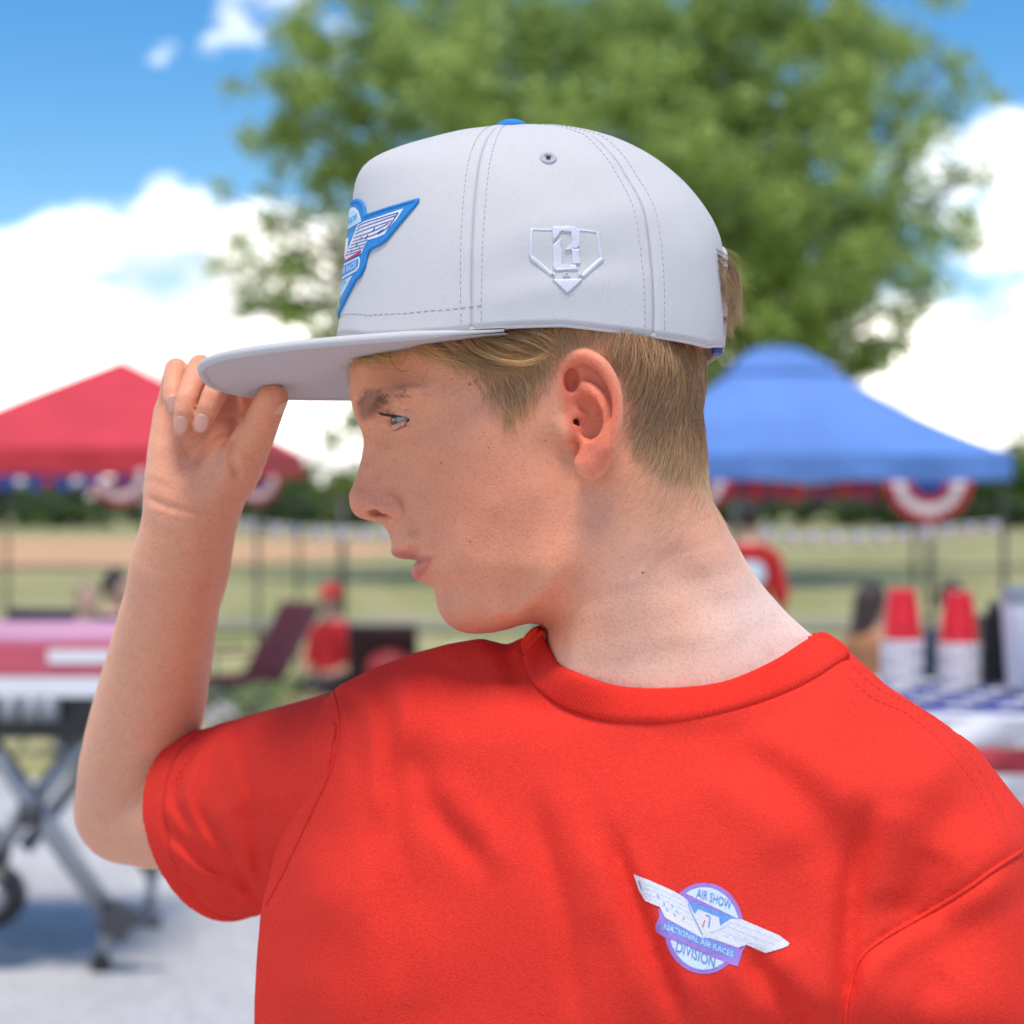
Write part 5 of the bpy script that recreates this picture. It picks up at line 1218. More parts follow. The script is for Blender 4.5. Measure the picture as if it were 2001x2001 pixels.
SP(pr([(428, 790), (492, 728), (1150, 1000), (1122, 1082), (1090, 1066)], .85, PRINT_B))
SP(pr([(700, 530), (1175, 705), (1000, 780), (850, 870), (760, 660)], .85, PRINT_B))
SP(pr([(190, 278), (560, 440), (650, 490), (700, 540), (760, 660), (850, 870), (838, 888), (480, 692), (430, 590), (300, 530), (240, 430)], 1.0, PRINT_W, 'wing_print'))
SP(pr([(850, 882), (1000, 770), (1100, 702), (1200, 705), (1560, 860), (1655, 935), (1640, 960), (1560, 990), (1430, 1022), (1250, 945), (1170, 975), (900, 880)], 1.0, PRINT_W, 'wing_print'))
SP(pr([(760, 660), (795, 612), (990, 690), (1002, 790), (850, 875)], 1.05, PRINT_W))
for ln_, mt, w_ in (([(865, 668), (910, 682), (900, 740), (893, 785)], PRINT_T, 6), ([(858, 715), (842, 760), (836, 785)], PRINT_R, 5), ([(700, 560), (725, 640), (790, 760), (838, 860)], PRINT_T, 4), ([(1110, 735), (1000, 800), (900, 835)], PRINT_G, 4), ([(240, 340), (265, 420)], PRINT_T, 5),
    ([(255, 350), (640, 520)], PRINT_G, 2), ([(270, 400), (690, 590)], PRINT_G, 2), ([(290, 450), (720, 650)], PRINT_G, 2), ([(440, 570), (760, 720)], PRINT_G, 2), ([(1130, 740), (1570, 915)], PRINT_G, 2), ([(1060, 770), (1520, 950)], PRINT_G, 2), ([(1000, 810), (1420, 985)], PRINT_G, 2),
    ([(405, 470), (420, 505)], PRINT_T, 4), ([(465, 545), (475, 580)], PRINT_T, 4), ([(490, 600), (505, 640)], PRINT_T, 4), ([(540, 570), (552, 600)], PRINT_T, 4), ([(585, 620), (597, 650)], PRINT_T, 4), ([(650, 685), (662, 715)], PRINT_T, 4), ([(560, 650), (575, 680)], PRINT_T, 4), ([(1050, 860), (1075, 885)], PRINT_G, 4), ([(1130, 870), (1150, 905)], PRINT_G, 4), ([(1230, 875), (1245, 900)], PRINT_G, 4), ([(1180, 850), (1195, 870)], PRINT_G, 4), ([(1330, 875), (1345, 905)], PRINT_G, 4)):
    SP(pr(strip(resamp(np.array(ln_, float), 6), w_), 1.2, mt, 'line_print'))
def ptext(txt, a, b_, hgt, mat, arc=0.0):
    a, b_ = np.array(Z8(*a)), np.array(Z8(*b_)); xv = b_-a; up_ = np.array([xv[1], -xv[0]]); up_ = up_/np.linalg.norm(up_)*hgt*.20704
    up_ = np.array([up_[0]*.35, up_[1]])
    SP(drape(text_bm(txt, a, xv, up_, arc=arc), px_map(SBVH, .68), 'lettering', None, mat))
ptext('AIR SHOW', (775, 500), (1100, 620), 92, PRINT_T, 1.5); ptext('NATIONAL AIR RACES', (470, 800), (1118, 1066), 58, PRINT_W); ptext('DIVISION', (580, 1010), (945, 1165), 112, PRINT_T)
# ================================================================ ground
def gz(Y): 
    t = np.clip((np.asarray(Y, float)-9.2)/6.5, 0, 1); return -0.55*t*t*(3-2*t)
ys = np.array([-30, -5, 0, 3, 6, 9, 9.6, 10.2, 11, 12, 13, 14, 15, 16, 20, 30, 60, 120, 300, 700, 1500.]); xs = np.array([-900, -300, -100, -40, -15, -6, -2, 2, 6, 15, 40, 100, 300, 900.])
G = np.array([[(x, y, float(gz(y))) for y in ys] for x in xs])
m, N_, L_, B_ = newmat('grass_ground'); t_ = N_.new('ShaderNodeTexCoord')
na = N_.new('ShaderNodeTexNoise'); na.inputs['Scale'].default_value = .55; na.inputs['Detail'].default_value = 6; L_.new(t_.outputs['Object'], na.inputs['Vector'])
nb_ = N_.new('ShaderNodeTexNoise'); nb_.inputs['Scale'].default_value = 18; nb_.inputs['Detail'].default_value = 4; L_.new(t_.outputs['Object'], nb_.inputs['Vector'])
mxx = N_.new('ShaderNodeMath'); mxx.operation = 'MULTIPLY_ADD'; mxx.inputs[1].default_value = .45; L_.new(nb_.outputs['Fac'], mxx.inputs[0]); L_.new(na.outputs['Fac'], mxx.inputs[2])
L_.new(ramp(N_, L_, mxx.outputs[0], [(0.48, (.18, .21, .06)), (0.64, (.31, .32, .11)), (0.84, (.46, .40, .20))]), B_.inputs['Base Color']); B_.inputs['Roughness'].default_value = .9
bp = N_.new('ShaderNodeBump'); bp.inputs['Distance'].default_value = .05; L_.new(nb_.outputs['Fac'], bp.inputs['Height']); L_.new(bp.outputs[0], B_.inputs['Normal'])
b = MB(); b.grid(G); o = b.obj('grass_field', None, m, True); o['kind'] = 'structure'; o['label'] = 'green and straw coloured grass field running out to the trees'
m, N_, L_, B_ = newmat('gravel'); t_ = N_.new('ShaderNodeTexCoord')
vo = N_.new('ShaderNodeTexVoronoi'); vo.inputs['Scale'].default_value = 60; L_.new(t_.outputs['Object'], vo.inputs['Vector'])
na = N_.new('ShaderNodeTexNoise'); na.inputs['Scale'].default_value = 1.3; na.inputs['Detail'].default_value = 8; na.inputs['Roughness'].default_value = .65; L_.new(t_.outputs['Object'], na.inputs['Vector'])
c1 = ramp(N_, L_, vo.outputs['Color'], [(0, (.47, .46, .455)), (1, (.70, .69, .67))]); c2 = ramp(N_, L_, na.outputs['Fac'], [(.35, (.80, .80, .82)), (.65, (1, 1, 1))])
mm_ = N_.new('ShaderNodeMix'); mm_.data_type = 'RGBA'; mm_.blend_type = 'MULTIPLY'; mm_.inputs[0].default_value = 1; L_.new(c1, mm_.inputs[6]); L_.new(c2, mm_.inputs[7]); L_.new(mm_.outputs[2], B_.inputs['Base Color']); B_.inputs['Roughness'].default_value = .95
bp = N_.new('ShaderNodeBump'); bp.inputs['Distance'].default_value = .012; L_.new(vo.outputs['Distance'], bp.inputs['Height']); L_.new(bp.outputs[0], B_.inputs['Normal'])
edge_y = [8.9+.35*math.sin(x*1.3)+.2*math.sin(x*3.7+1) for x in np.linspace(-14, 14, 60)]
b = MB(); G = np.array([[(x, y, .005) for y in (-14, 0, 4, 7, ey)] for x, ey in zip(np.linspace(-14, 14, 60), edge_y)]); b.grid(G); o = b.obj('gravel_lot', None, m); o['kind'] = 'structure'; o['label'] = 'pale grey gravel lot'
dirt = basic('infield_dirt', (.62, .36, .18), .95, var=.10, scale=.3)
b = MB(); b.add([(-22+18.5*math.cos(t), 64+20*math.sin(t), -.53) for t in np.linspace(0, 2*math.pi, 48, endpoint=False)], [tuple(range(48))]); o = b.obj('infield', None, dirt); o['kind'] = 'structure'; o['label'] = 'orange dirt infield of the ball field'
b = MB(); b.box((0, 27.5, -.535), (60, .9, .012)); o = b.obj('path', None, basic('path_pale', (.30, .29, .20), .95, scale=2)); o['kind'] = 'structure'
# ================================================================ foliage
def leaf_mat(name, c0, c1, c2):
    m, N_, L_, B_ = newmat(name); a_ = N_.new('ShaderNodeAttribute'); a_.attribute_name = 'tone'
    L_.new(ramp(N_, L_, a_.outputs['Fac'], [(0, c0), (.55, c1), (1, c2)]), B_.inputs['Base Color']); B_.inputs['Roughness'].default_value = .5
    tr = N_.new('ShaderNodeBsdfTranslucent'); L_.new(ramp(N_, L_, a_.outputs['Fac'], [(0, tuple(min(1, v*1.6) for v in c0)), (1, tuple(min(1, v*1.6) for v in c2))]), tr.inputs['Color'])
    mx_ = N_.new('ShaderNodeMixShader'); mx_.inputs[0].default_value = .42; L_.new(B_.outputs[0], mx_.inputs[1]); L_.new(tr.outputs[0], mx_.inputs[2]); L_.new(mx_.outputs[0], N_['Material Output'].inputs[0]); return m
LEAF = leaf_mat('oak_leaf', (.09, .16, .035), (.27, .38, .09), (.52, .62, .20)); BARK = basic('bark', (.11, .085, .065), .95, var=.3, scale=6, bump=.5, bscale=14)
def leaves(name, clumps, per, size, parent, mat):
    """clumps: (centre, radius); leaves fill each clump's volume, thinning outwards"""
    Ps = []; tn = []
    for c, r in clumps:
        n = int(per*r*r*(1.0 if r > 1.2 or per < 400 else .72)); d = RNG.normal(0, 1, (n, 3)); d /= np.linalg.norm(d, axis=1, keepdims=True); q = RNG.random(n)**.55
        sub_ = RNG.normal(0, 1, (max(6, int(13*r)), 3))*.56*r; pk = RNG.integers(0, len(sub_), n)
        P = np.array(c)+np.where((RNG.random(n) < .9)[:, None], sub_[pk]+d*(q*(.18*r+.20))[:, None], d*(q*r)[:, None])*np.array([1, 1, .85]); Ps.append(P); tn.append(RNG.random(n))
    P = np.concatenate(Ps); tn = np.concatenate(tn); n = len(P)
    a = RNG.normal(0, 1, (n, 3)); a[:, 2] *= .6; a /= np.linalg.norm(a, axis=1, keepdims=True); b_ = np.cross(a, RNG.normal(0, 1, (n, 3))); b_ /= np.linalg.norm(b_, axis=1, keepdims=True)
    L1 = (size*RNG.uniform(.7, 1.3, n))[:, None]
    Vq = np.stack([P-a*L1, P+b_*L1*.45, P+a*L1, P-b_*L1*.45], 1).reshape(-1, 3); me = mesh_np(name, Vq, np.arange(4*n).reshape(n, 4))
    at_ = me.attributes.new('tone', 'FLOAT', 'POINT'); at_.data.foreach_set('value', np.repeat(tn, 4).astype(np.float32))
    o = link(name, me, parent, mat, smooth=False); o['kind'] = 'stuff'; return o
TY = 40.0; TS = TY/24.0
TX = 1.7*TS
tree = empty('oak_tree', (TX, TY, -.55)); tag(tree, 'large spreading green oak tree behind the blue canopy', 'tree')
tinv = Matrix.Translation((-TX, -TY, .55))
cl = []
for px, py, dy, r in [(760, 60, 0, 1.3), (980, 30, .5, 1.5), (1200, 20, -.5, 1.5), (1420, 30, 0, 1.5), (1600, 70, .6, 1.2), (640, 130, -.3, .85), (560, 190, 0, .5), (700, 220, .5, .9), (850, 200, -.8, 1.3), (1050, 170, .8, 1.5), (1250, 180, -1, 1.5), (1450, 180, .6, 1.5), (1620, 220, -.4, 1.1), (520, 270, .2, .45), (620, 300, .1, .55), (690, 340, -.2, .5),
  (1150, 330, -1.5, 1.5), (1350, 330, 1.2, 1.5), (1500, 350, -1.2, 1.4), (1650, 380, .5, .9), (1780, 320, .4, .55), (1850, 230, .3, .40), (1900, 330, .1, .35), (560, 400, .3, .5), (530, 480, -.2, .55), (480, 540, 0, .40), (600, 500, .4, .6), (640, 560, -.2, .55), (560, 580, .2, .45), (650, 640, 0, .5), (500, 600, .2, .3), (720, 700, .1, .5), (700, 790, 0, .5), (690, 850, .3, .38), (630, 720, .2, .3),
  (1430, 500, -.8, 1.4), (1550, 500, .8, 1.3), (1680, 500, -.3, .8), (1790, 470, .2, .5), (1870, 430, 0, .38), (1400, 640, -1.2, 1.2), (1520, 640, .3, 1.2), (1640, 620, -.2, .75), (1740, 610, .3, .5), (1820, 560, .1, .4), (1600, 720, .2, .7), (1690, 710, 0, .45), (1000, 500, 1.5, 1.6), (1200, 600, 1.5, 1.6), (850, 420, 1, 1.3), (900, 650, 1.2, 1.3), (1740, 130, .2, .6), (1850, 120, 0, .38), (1920, 180, .2, .3), (1700, 20, 0, .7), (600, 60, .2, .5), (1740, 700, .2, .3), (450, 170, 0, .16), (430, 380, 0, .16), (1500, 720, .5, 1.0), (1380, 250, 0, 1.3)]:
    cl.append((W(px, py, TY+dy*TS), r*TS))
LV = leaves('crown', cl, 950, .095, tree, LEAF); LV.matrix_parent_inverse = tinv
b = MB(); b.tube([(TX, TY, -.6), (TX-.02, TY, .6), (TX+.07, TY+.05, 2.0), (TX, TY, 4.0), (TX-.2, TY, 6.0)], [.75, .55, .5, .4, .2], 14); sub(b.obj('trunk', None, BARK, True), tree, tinv)
for c, r in cl[::2]:
    st = np.array([TX, TY, RNG.uniform(2.3, 4.6)]); md = (st+c)/2+np.array([0, 0, -.25]); b = MB(); b.tube(catmull([st, md, c], 4), np.linspace(.17, .03, 9), 6); sub(b.obj('limb', None, BARK, True), tree, tinv)
# far trees and hedge across the field
LEAF2 = leaf_mat('far_leaf', (.04, .08, .02), (.085, .16, .035), (.17, .27, .06)); LEAF3 = leaf_mat('far_leaf_yellow', (.10, .14, .03), (.22, .28, .06), (.36, .42, .11))
far = [(-30, 915, 3.4, 0), (60, 925, 3, 0), (150, 935, 2.6, 0), (330, 930, 3, 0), (440, 948, 2.2, 0), (520, 928, 3, 0), (575, 940, 2.6, 0), (640, 930, 3, 1), (690, 945, 2.4, 1), (1380, 925, 3, 0), (1470, 915, 3.4, 0), (1560, 930, 3, 0), (1660, 935, 2.8, 0), (1760, 925, 3, 0), (1850, 930, 2.8, 0), (1905, 905, 3.2, 1), (1960, 885, 4.2, 0), (2040, 890, 4, 0)]
for i, (px, py, r, k) in enumerate(far):
    Y = 118+9*math.sin(i*2.3); p = W(px, py, Y); top = p[2]; base = -.55
    t = empty('far_tree', (p[0], Y, base)); inv = Matrix.Translation((-p[0], -Y, -base))
    where = 'seen under the red canopy' if px < 300 else 'between red canopy and boy' if px < 720 else 'seen under the blue canopy' if px < 1830 else 'past the blue canopy corner leg'
    tag(t, ('dark', 'yellow')[k]+' green hedge tree across the field, '+where, 'tree', 'hedge trees beyond the ball field')
    cs = [((p[0]+RNG.normal(0, r*.45), Y+RNG.normal(0, r*.3), base+(top-base)*RNG.uniform(.25, .85)), r*RNG.uniform(.35, .6)) for _ in range(9)]
    o = leaves('crown', cs, 190, .26, t, (LEAF2, LEAF3)[k]); o.matrix_parent_inverse = inv
    b = MB(); b.tube([(p[0], Y, base), (p[0]+.1, Y, base+(top-base)*.6)], [.22, .1], 7); sub(b.obj('trunk', None, BARK, True), t, inv)
# ================================================================ canopies
STEEL = basic('steel', (.45, .46, .48), .4, metal=.8, var=.08); DKM = basic('dark_metal', (.05, .05, .055), .5, var=.15)
def canopy(name, cx, cy, hx, hy, z_peak, z_eave, z_val, colr, label, tier):
    g_ = float(gz(cy)); t = empty(name, (cx, cy, g_)); inv = Matrix.Translation((-cx, -cy, -g_)); tag(t, label, 'canopy')
    m, N_, L_, B_ = newmat(name+'_fabric'); B_.inputs['Base Color'].default_value = (*colr, 1); B_.inputs['Roughness'].default_value = .7
    tcc = N_.new('ShaderNodeTexCoord'); nzz = N_.new('ShaderNodeTexNoise'); nzz.inputs['Scale'].default_value = 2.2; nzz.inputs['Detail'].default_value = 5; L_.new(tcc.outputs['Object'], nzz.inputs['Vector'])
    bpp = N_.new('ShaderNodeBump'); bpp.inputs['Strength'].default_value = .6; bpp.inputs['Distance'].default_value = .10; L_.new(nzz.outputs['Fac'], bpp.inputs['Height']); L_.new(bpp.outputs[0], B_.inputs['Normal'])
    L_.new(ramp(N_, L_, nzz.outputs['Fac'], [(.35, tuple(v*.82 for v in colr)), (.65, colr)]), B_.inputs['Base Color'])
    tr = N_.new('ShaderNodeBsdfTranslucent'); tr.inputs['Color'].default_value = (*colr, 1); mx_ = N_.new('ShaderNodeMixShader'); mx_.inputs[0].default_value = .18; L_.new(B_.outputs[0], mx_.inputs[1]); L_.new(tr.outputs[0], mx_.inputs[2]); L_.new(mx_.outputs[0], N_['Material Output'].inputs[0])
    def quadroof(a, za, bb, zb, sag, nm):
        b = MB(); n = 10
        for s in range(4):
            Gd = np.zeros((n+1, n+1, 3))
            for i in range(n+1):
                f = i/n
                for j in range(n+1):
                    u = -1+2*j/n; k = 1-f*(1-bb); r_ = (1-f)*a+f*bb
                    x, y = [(u, -1), (1, u), (-u, 1), (-1, -u)][s]
                    Gd[i, j] = (cx+x*r_*hx, cy+y*r_*hy, za+(zb-za)*f-sag*math.sin(math.pi*f)*(1-.5*abs(u)))
            b.grid(Gd)
        return sub(b.obj(nm, None, m, True), t, inv)
    if tier:
        zm = z_eave+(z_peak-z_eave)*.77; quadroof(1.0, z_eave, .25, zm, .08, 'roof'); quadroof(.285, zm-.005, .005, z_peak, -.075, 'vent_roof')
    else: quadroof(1.0, z_eave, .005, z_peak, -.03, 'roof')
    for s in range(4):
        x0, y0 = [(-1, -1), (1, -1), (1, 1), (-1, 1)][s]; x1, y1 = [(1, -1), (1, 1), (-1, 1), (-1, -1)][s]
        Gd = np.array([[(cx+hx*1.004*(x0+(x1-x0)*j/24), cy+hy*1.004*(y0+(y1-y0)*j/24)+.012*math.sin(j*1.1)*(k/3), z_eave+(z_val-z_eave)*k/3+.012*math.sin(j*.9)*(k == 3)) for j in range(25)] for k in range(4)])
        b = MB(); b.grid(Gd); sub(b.obj('valance', None, m, True), t, inv)
        lx, ly = cx+x0*hx*.97, cy+y0*hy*.97; gl = float(gz(ly)); b = MB(); b.box((lx, ly, (gl+z_eave)/2), (.014, .014, (z_eave-gl)/2)); b.box((lx, ly, gl+.006), (.05, .05, .006)); sub(b.obj('leg', None, DKM), t, inv)
        b = MB(); b.tube([(lx, ly, z_eave-.05), (cx+(x0+x1)/2*hx*.97, cy+(y0+y1)/2*hy*.97, z_val-.02), (cx+x1*hx*.97, cy+y1*hy*.97, z_eave-.05)], .012, 6); sub(b.obj('truss', None, STEEL, True), t, inv)
    return t
canopy('blue_canopy', 1.98, 14.05, 1.36, 1.45, 2.41, 1.585, 1.405, (.14, .30, .74), 'blue pop-up canopy with a vented top over the red and white bunting', True)
canopy('red_canopy', -3.44, 16.6, 1.44, 1.5, 2.50, 1.69, 1.475, (.72, .045, .07), 'red pop-up canopy with a plain pointed roof', False)
# ---- pleated half-round buntings
BUN = {k: basic('bunting_'+k, c, .8, var=.08) for k, c in (('red', (.55, .03, .05)), ('white', (.78, .76, .76)), ('blue', (.03, .06, .25)))}
def bunting(px, py, Y, rad, label, tilt=0.0, turn=0.0):
    c = W(px, py, Y); t = empty('bunting', tuple(c)); tag(t, label, 'bunting', 'buntings hung from the canopies'); inv = Matrix.Translation(tuple(-c))
    for (r0, r1, nm) in ((.0, .36, 'blue'), (.36, .55, 'red'), (.55, .80, 'white'), (.80, 1.0, 'red')):
        n = 48; Gd = np.zeros((3, n+1, 3))
        for i, r_ in enumerate(np.linspace(r0, r1, 3)):
            for j in range(n+1):
                a = math.pi*j/n; y = .03*math.cos(j*math.pi/2)*r_; x = -math.cos(a)*r_*rad; z = -math.sin(a)*r_*rad*.92
                Gd[i, j] = (c[0]+x*math.cos(tilt)-z*math.sin(tilt), c[1]+y+x*math.sin(turn)-.0015*i, c[2]+x*math.sin(tilt)+z*math.cos(tilt))
        b = MB(); b.grid(Gd); sub(b.obj(nm+'_band', None, BUN[nm], True), t, inv)
bunting(1815, 942, 12.5, .29, 'red, white and blue pleated bunting at the corner of the blue canopy')
bunting(1362, 942, 12.5, .22, 'red, white and blue pleated bunting beside the neck of the boy')
bunting(235, 930, 15.0, .25, 'red, white and blue pleated bunting under the red canopy', tilt=.28)
bunting(500, 938, 15.0, .20, 'bunting at the right corner of the red canopy', tilt=.15)
t = empty('fringe_garland', tuple(W(1560, 945, 12.7))); tag(t, 'dark red fringe garland hung under the blue canopy', 'garland'); inv = Matrix.Translation(tuple(-W(1560, 945, 12.7)))
for j, px in enumerate(np.arange(1400, 1722, 7)):
    p = W(px, 940, 12.7+.03*math.sin(j)); h_ = .10+.05*RNG.random(); b = MB(); b.box((p[0], p[1], p[2]-h_/2), (.011, .003, h_/2)); sub(b.obj('streamer', None, (BUN['red'], BUN['red'], DKM, BUN['blue'])[j % 4 if RNG.random() < .5 else 0]), t, inv)
# dark banner under the red canopy
t = empty('banner', tuple(W(80, 940, 15.1))); tag(t, 'dark blue banner hanging under the red canopy', 'banner'); inv = Matrix.Translation(tuple(-W(80, 940, 15.1)))
b = MB(); p0, p1 = W(-60, 928, 15.1), W(200, 958, 15.1); b.box(((p0[0]+p1[0])/2, 15.1, (p0[2]+p1[2])/2), ((p1[0]-p0[0])/2, .004, (p0[2]-p1[2])/2)); sub(b.obj('cloth', None, BUN['blue']), t, inv)
for j, px in enumerate((-20, 40, 95, 150)):
    p = W(px, 945, 15.09); b = MB(); b.lathe([(.0, 0), (.05, .001)], n=10); me = b.mesh(); me.transform(Matrix.Translation(p)@Matrix.Rotation(math.pi/2, 4, 'X')); sub(link('star', me, None, PRINT_W if j % 2 else BUN['red']), t, inv)
# ================================================================ fence with little flags
FY = 25.0; zb = float(gz(FY)); t = empty('chain_link_fence', (0, FY, zb)); tag(t, 'grey chain link fence between the lawn and the ball field', 'fence'); inv = Matrix.Translation((0, -FY, -zb))
FM = basic('galvanised', (.06, .062, .065), .5, metal=.3, var=.1)
for i, x in enumerate(np.arange(-13.0, 13.1, 2.6)):
    b = MB(); b.tube([(x+.35, FY, zb), (x+.35, FY, 1.25)], .045, 8); b.lathe([(.05, 0), (.05, .03), (.01, .05)], (x+.35, FY, 1.25), 8); sub(b.obj('post', None, FM, True), t, inv)
for z in (1.22, .36, zb+.06): b = MB(); b.tube([(-13.5, FY, z), (13.5, FY, z)], .022, 6); sub(b.obj('rail', None, FM, True), t, inv)
b = MB(); Vw, Fw = [], []
for s in (-1, 1):
    for x in np.arange(-15, 15, .16):
        i = len(Vw); w_ = .004; H_ = 1.22-zb; Vw += [(x-w_, FY+s*.003, zb), (x+w_, FY+s*.003, zb), (x+s*H_*.9+w_, FY+s*.003, 1.22), (x+s*H_*.9-w_, FY+s*.003, 1.22)]; Fw.append((i, i+1, i+2, i+3))
b.add(Vw, Fw); o = sub(b.obj('wire_mesh', None, FM), t, inv); o['kind'] = 'stuff'
FLB = basic('flag_blue', (.28, .33, .62), .8); FLR = basic('flag_red', (.62, .25, .30), .8)
def flag_string(pts, nfl, label, w=.17, h_=.24):
    c = pts[len(pts)//2]; t = empty('flag_string', tuple(c)); tag(t, label, 'flags', 'flag strings tied to the fence'); inv = Matrix.Translation(tuple(-c)); P_ = resamp(catmull(pts, 8), nfl*4+1)
    b = MB(); b.tube(P_, .008, 5); sub(b.obj('cord', None, PRINT_W, True), t, inv)
    for k in range(nfl):
        p = P_[k*4+2]; q = RNG.normal(0, .03, 3); fo = empty('flag', tuple(p)); bpy.data.objects.remove(fo)
        b = MB(); b.box((p[0], p[1]-.01, p[2]-h_*.30), (w/2, .003, h_*.30)); fl = sub(b.obj('flag', None, PRINT_W), t, inv)
        b = MB(); b.box((p[0]-w*.25, p[1]-.016, p[2]-h_*.16), (w*.24, .002, h_*.15)); sub(b.obj('canton', None, FLB), fl, I4)
        for s in range(3): b = MB(); b.box((p[0]+q[0]*.2, p[1]-.016, p[2]-h_*(.36+.10*s)), (w*.49, .002, h_*.028)); sub(b.obj('stripe', None, FLR), fl, I4)
flag_string([W(1480, 1030, 24.8), W(1570, 1042, 24.8), W(1700, 1040, 24.8), W(1850, 1028, 24.8), W(1960, 1020, 24.8)], 11, 'string of small flags on the fence right of the boy')
flag_string([W(430, 1012, 24.8), W(560, 1028, 24.8), W(680, 1035, 24.8), W(820, 1030, 24.8)], 9, 'string of small flags on the fence left of the boy')
print('bg', time.time()-T0)
# ================================================================ left stand: covered top on scissor legs
ALU = basic('aluminium', (.32, .33, .35), .45, metal=.5, var=.08); BLK = basic('black_plastic', (.015, .015, .017), .45, var=.2); PINK = basic('pink_cover', (.60, .10, .14), .75, var=.15, scale=3); LILAC = basic('lilac_cover', (.62, .30, .42), .7, var=.1, scale=3); WHITE = basic('white_enamel', (.78, .78, .79), .4, var=.03)
SY = 5.15; t = empty('folding_stand', (-1.55, SY, 0)); tag(t, 'folding scissor-leg stand with pink covered top on the gravel', 'stand'); inv = Matrix.Translation((1.55, -SY, 0)); LK = lambda o: sub(o, t, inv)
x1 = W(240, 0, SY)[0]; x0 = x1-1.35; zt = .915
b = MB(); b.box(((x0+x1)/2, SY+.33, zt-.012), ((x1-x0)/2, .36, .012)); LK(b.obj('tabletop', None, LILAC))
b = MB(); b.box(((x0+x1)/2, SY-.055, zt-.055), ((x1-x0)/2, .02, .043)); LK(b.obj('cover_front', None, PINK))
b = MB(); p = W(155, 1283, SY-.08); b.box((p[0], SY-.078, p[2]), (.085, .002, .018)); LK(b.obj('cover_print', None, WHITE))
b = MB(); b.box(((x0+x1)/2, SY-.06, zt-.128), ((x1-x0)/2, .024, .026)); LK(b.obj('rim', None, WHITE))
b = MB(); b.box(((x0+x1)/2, SY+.3, zt-.215), ((x1-x0)/2-.02, .34, .056)); LK(b.obj('tray', None, BLK))
for k, px in enumerate((18, 60, 95)):
    p = W(px, 1385, SY-.08); b = MB(); b.lathe([(.028, 0), (.03, .03), (.028, .055), (.012, .06)], (p[0], SY-.075, p[2]-.03), 12); LK(b.obj('knob', None, ALU, True))
def bar(a, b_, r, mat, nm, flat=1.0): bb = MB(); bb.tube([a, b_], r, 8, flat=flat); return LK(bb.obj(nm, None, mat, True))
for dy in (0.0, .62):
    bar(W(-60, 1392, SY)+np.array([0, dy, 0]), W(222, 1800, SY)+np.array([0, dy, 0]), .030, ALU, 'leg'); bar(W(178, 1415, SY)+np.array([0, dy+.05, 0]), W(-75, 1745, SY)+np.array([0, dy+.05, 0]), .026, ALU, 'leg')
bar(W(215, 1790, SY), W(198, 1890, SY), .017, ALU, 'foot_post'); bb = MB(); q = W(197, 1893, SY); bb.lathe([(.03, 0), (.03, .02), (.02, .05)], (q[0], q[1], .005), 12); LK(bb.obj('foot', None, BLK, True))
bar(W(215, 1793, SY)+np.array([0, .62, 0]), W(205, 1880, SY)+np.array([0, .62, 0]), .017, ALU, 'foot_post')
bb = MB(); q = W(232, 1800, SY-.02); bb.box(q, (.040, .035, .042), np.array(Matrix.Rotation(.5, 3, 'Y'))); LK(bb.obj('clamp', None, DKM)); bar(q, W(300, 1800, SY-.02), .014, DKM, 'clamp_lever'); bb = MB(); q2 = W(300, 1800, SY-.02); bb.lathe([(.0, -.02), (.022, -.015), (.022, .015), (.0, .02)], q2, 10); LK(bb.obj('clamp_knob', None, DKM, True))
bb = MB(); q = W(60, 1590, SY-.03); bb.lathe([(.035, -.03), (.035, .03)], q, 12); LK(bb.obj('pivot', None, DKM, True))
for dy in (0, .62):
    q = W(-12-150*(dy > 0), 1752, SY)+np.array([0, dy, 0]); bb = MB(); Vc = []; 
    bb.tube([q+np.array([0, -.03, 0]), q+np.array([0, .03, 0])], .085, 20); w_ = LK(bb.obj('wheel', None, BLK, True)); bb = MB(); bb.tube([q+np.array([0, -.034, 0]), q+np.array([0, .034, 0])], .04, 14); sub(bb.obj('hub', None, ALU, True), w_, I4)
# ================================================================ right table: flag cloth, cup stacks, dispenser
TX0, TX1, TY0, TY1, TZ = .76, 1.95, 3.55, 4.35, .875
t = empty('party_table', (1.35, 3.95, 0)); tag(t, 'table under a stars and stripes cloth beside the boy', 'table'); inv = Matrix.Translation((-1.35, -3.95, 0)); LK = lambda o: sub(o, t, inv)
b = MB(); b.box((1.355, 3.95, TZ-.02), (.58, .38, .018)); LK(b.obj('tabletop', None, WHITE))
for sx in (TX0+.12, TX1-.12):
    for sy in (TY0+.1, TY1-.1): b = MB(); b.tube([(sx, sy, 0.005), (sx, sy, TZ-.04)], .018, 8); LK(b.obj('leg', None, STEEL, True))
cloth = empty('tablecloth', (1.35, 3.95, TZ)); tag(cloth, 'stars and stripes cloth draped over the table with the cups', 'tablecloth'); cinv = Matrix.Translation((-1.35, -3.95, -TZ))
CW_ = basic('cloth_white', (.74, .72, .74), .8, var=.05); CR_ = basic('cloth_red', (.50, .05, .07), .8, var=.08); CB_ = basic('cloth_blue', (.035, .06, .26), .8, var=.1)
def sheet(nm, y0, y1, z0, z1, mat, wav=.012, x0_=TX0, x1_=TX1):
    n = 40; Gd = np.array([[(x0_+(x1_-x0_)*j/n, y0+(y1-y0)*i/3+wav*math.sin(j*.8+i)*(1 if z0 != z1 else 0), z0+(z1-z0)*i/3+.002*math.sin(j*.5)) for j in range(n+1)] for i in range(4)]); b = MB(); b.grid(Gd); return sub(b.obj(nm, None, mat, True), cloth, cinv)
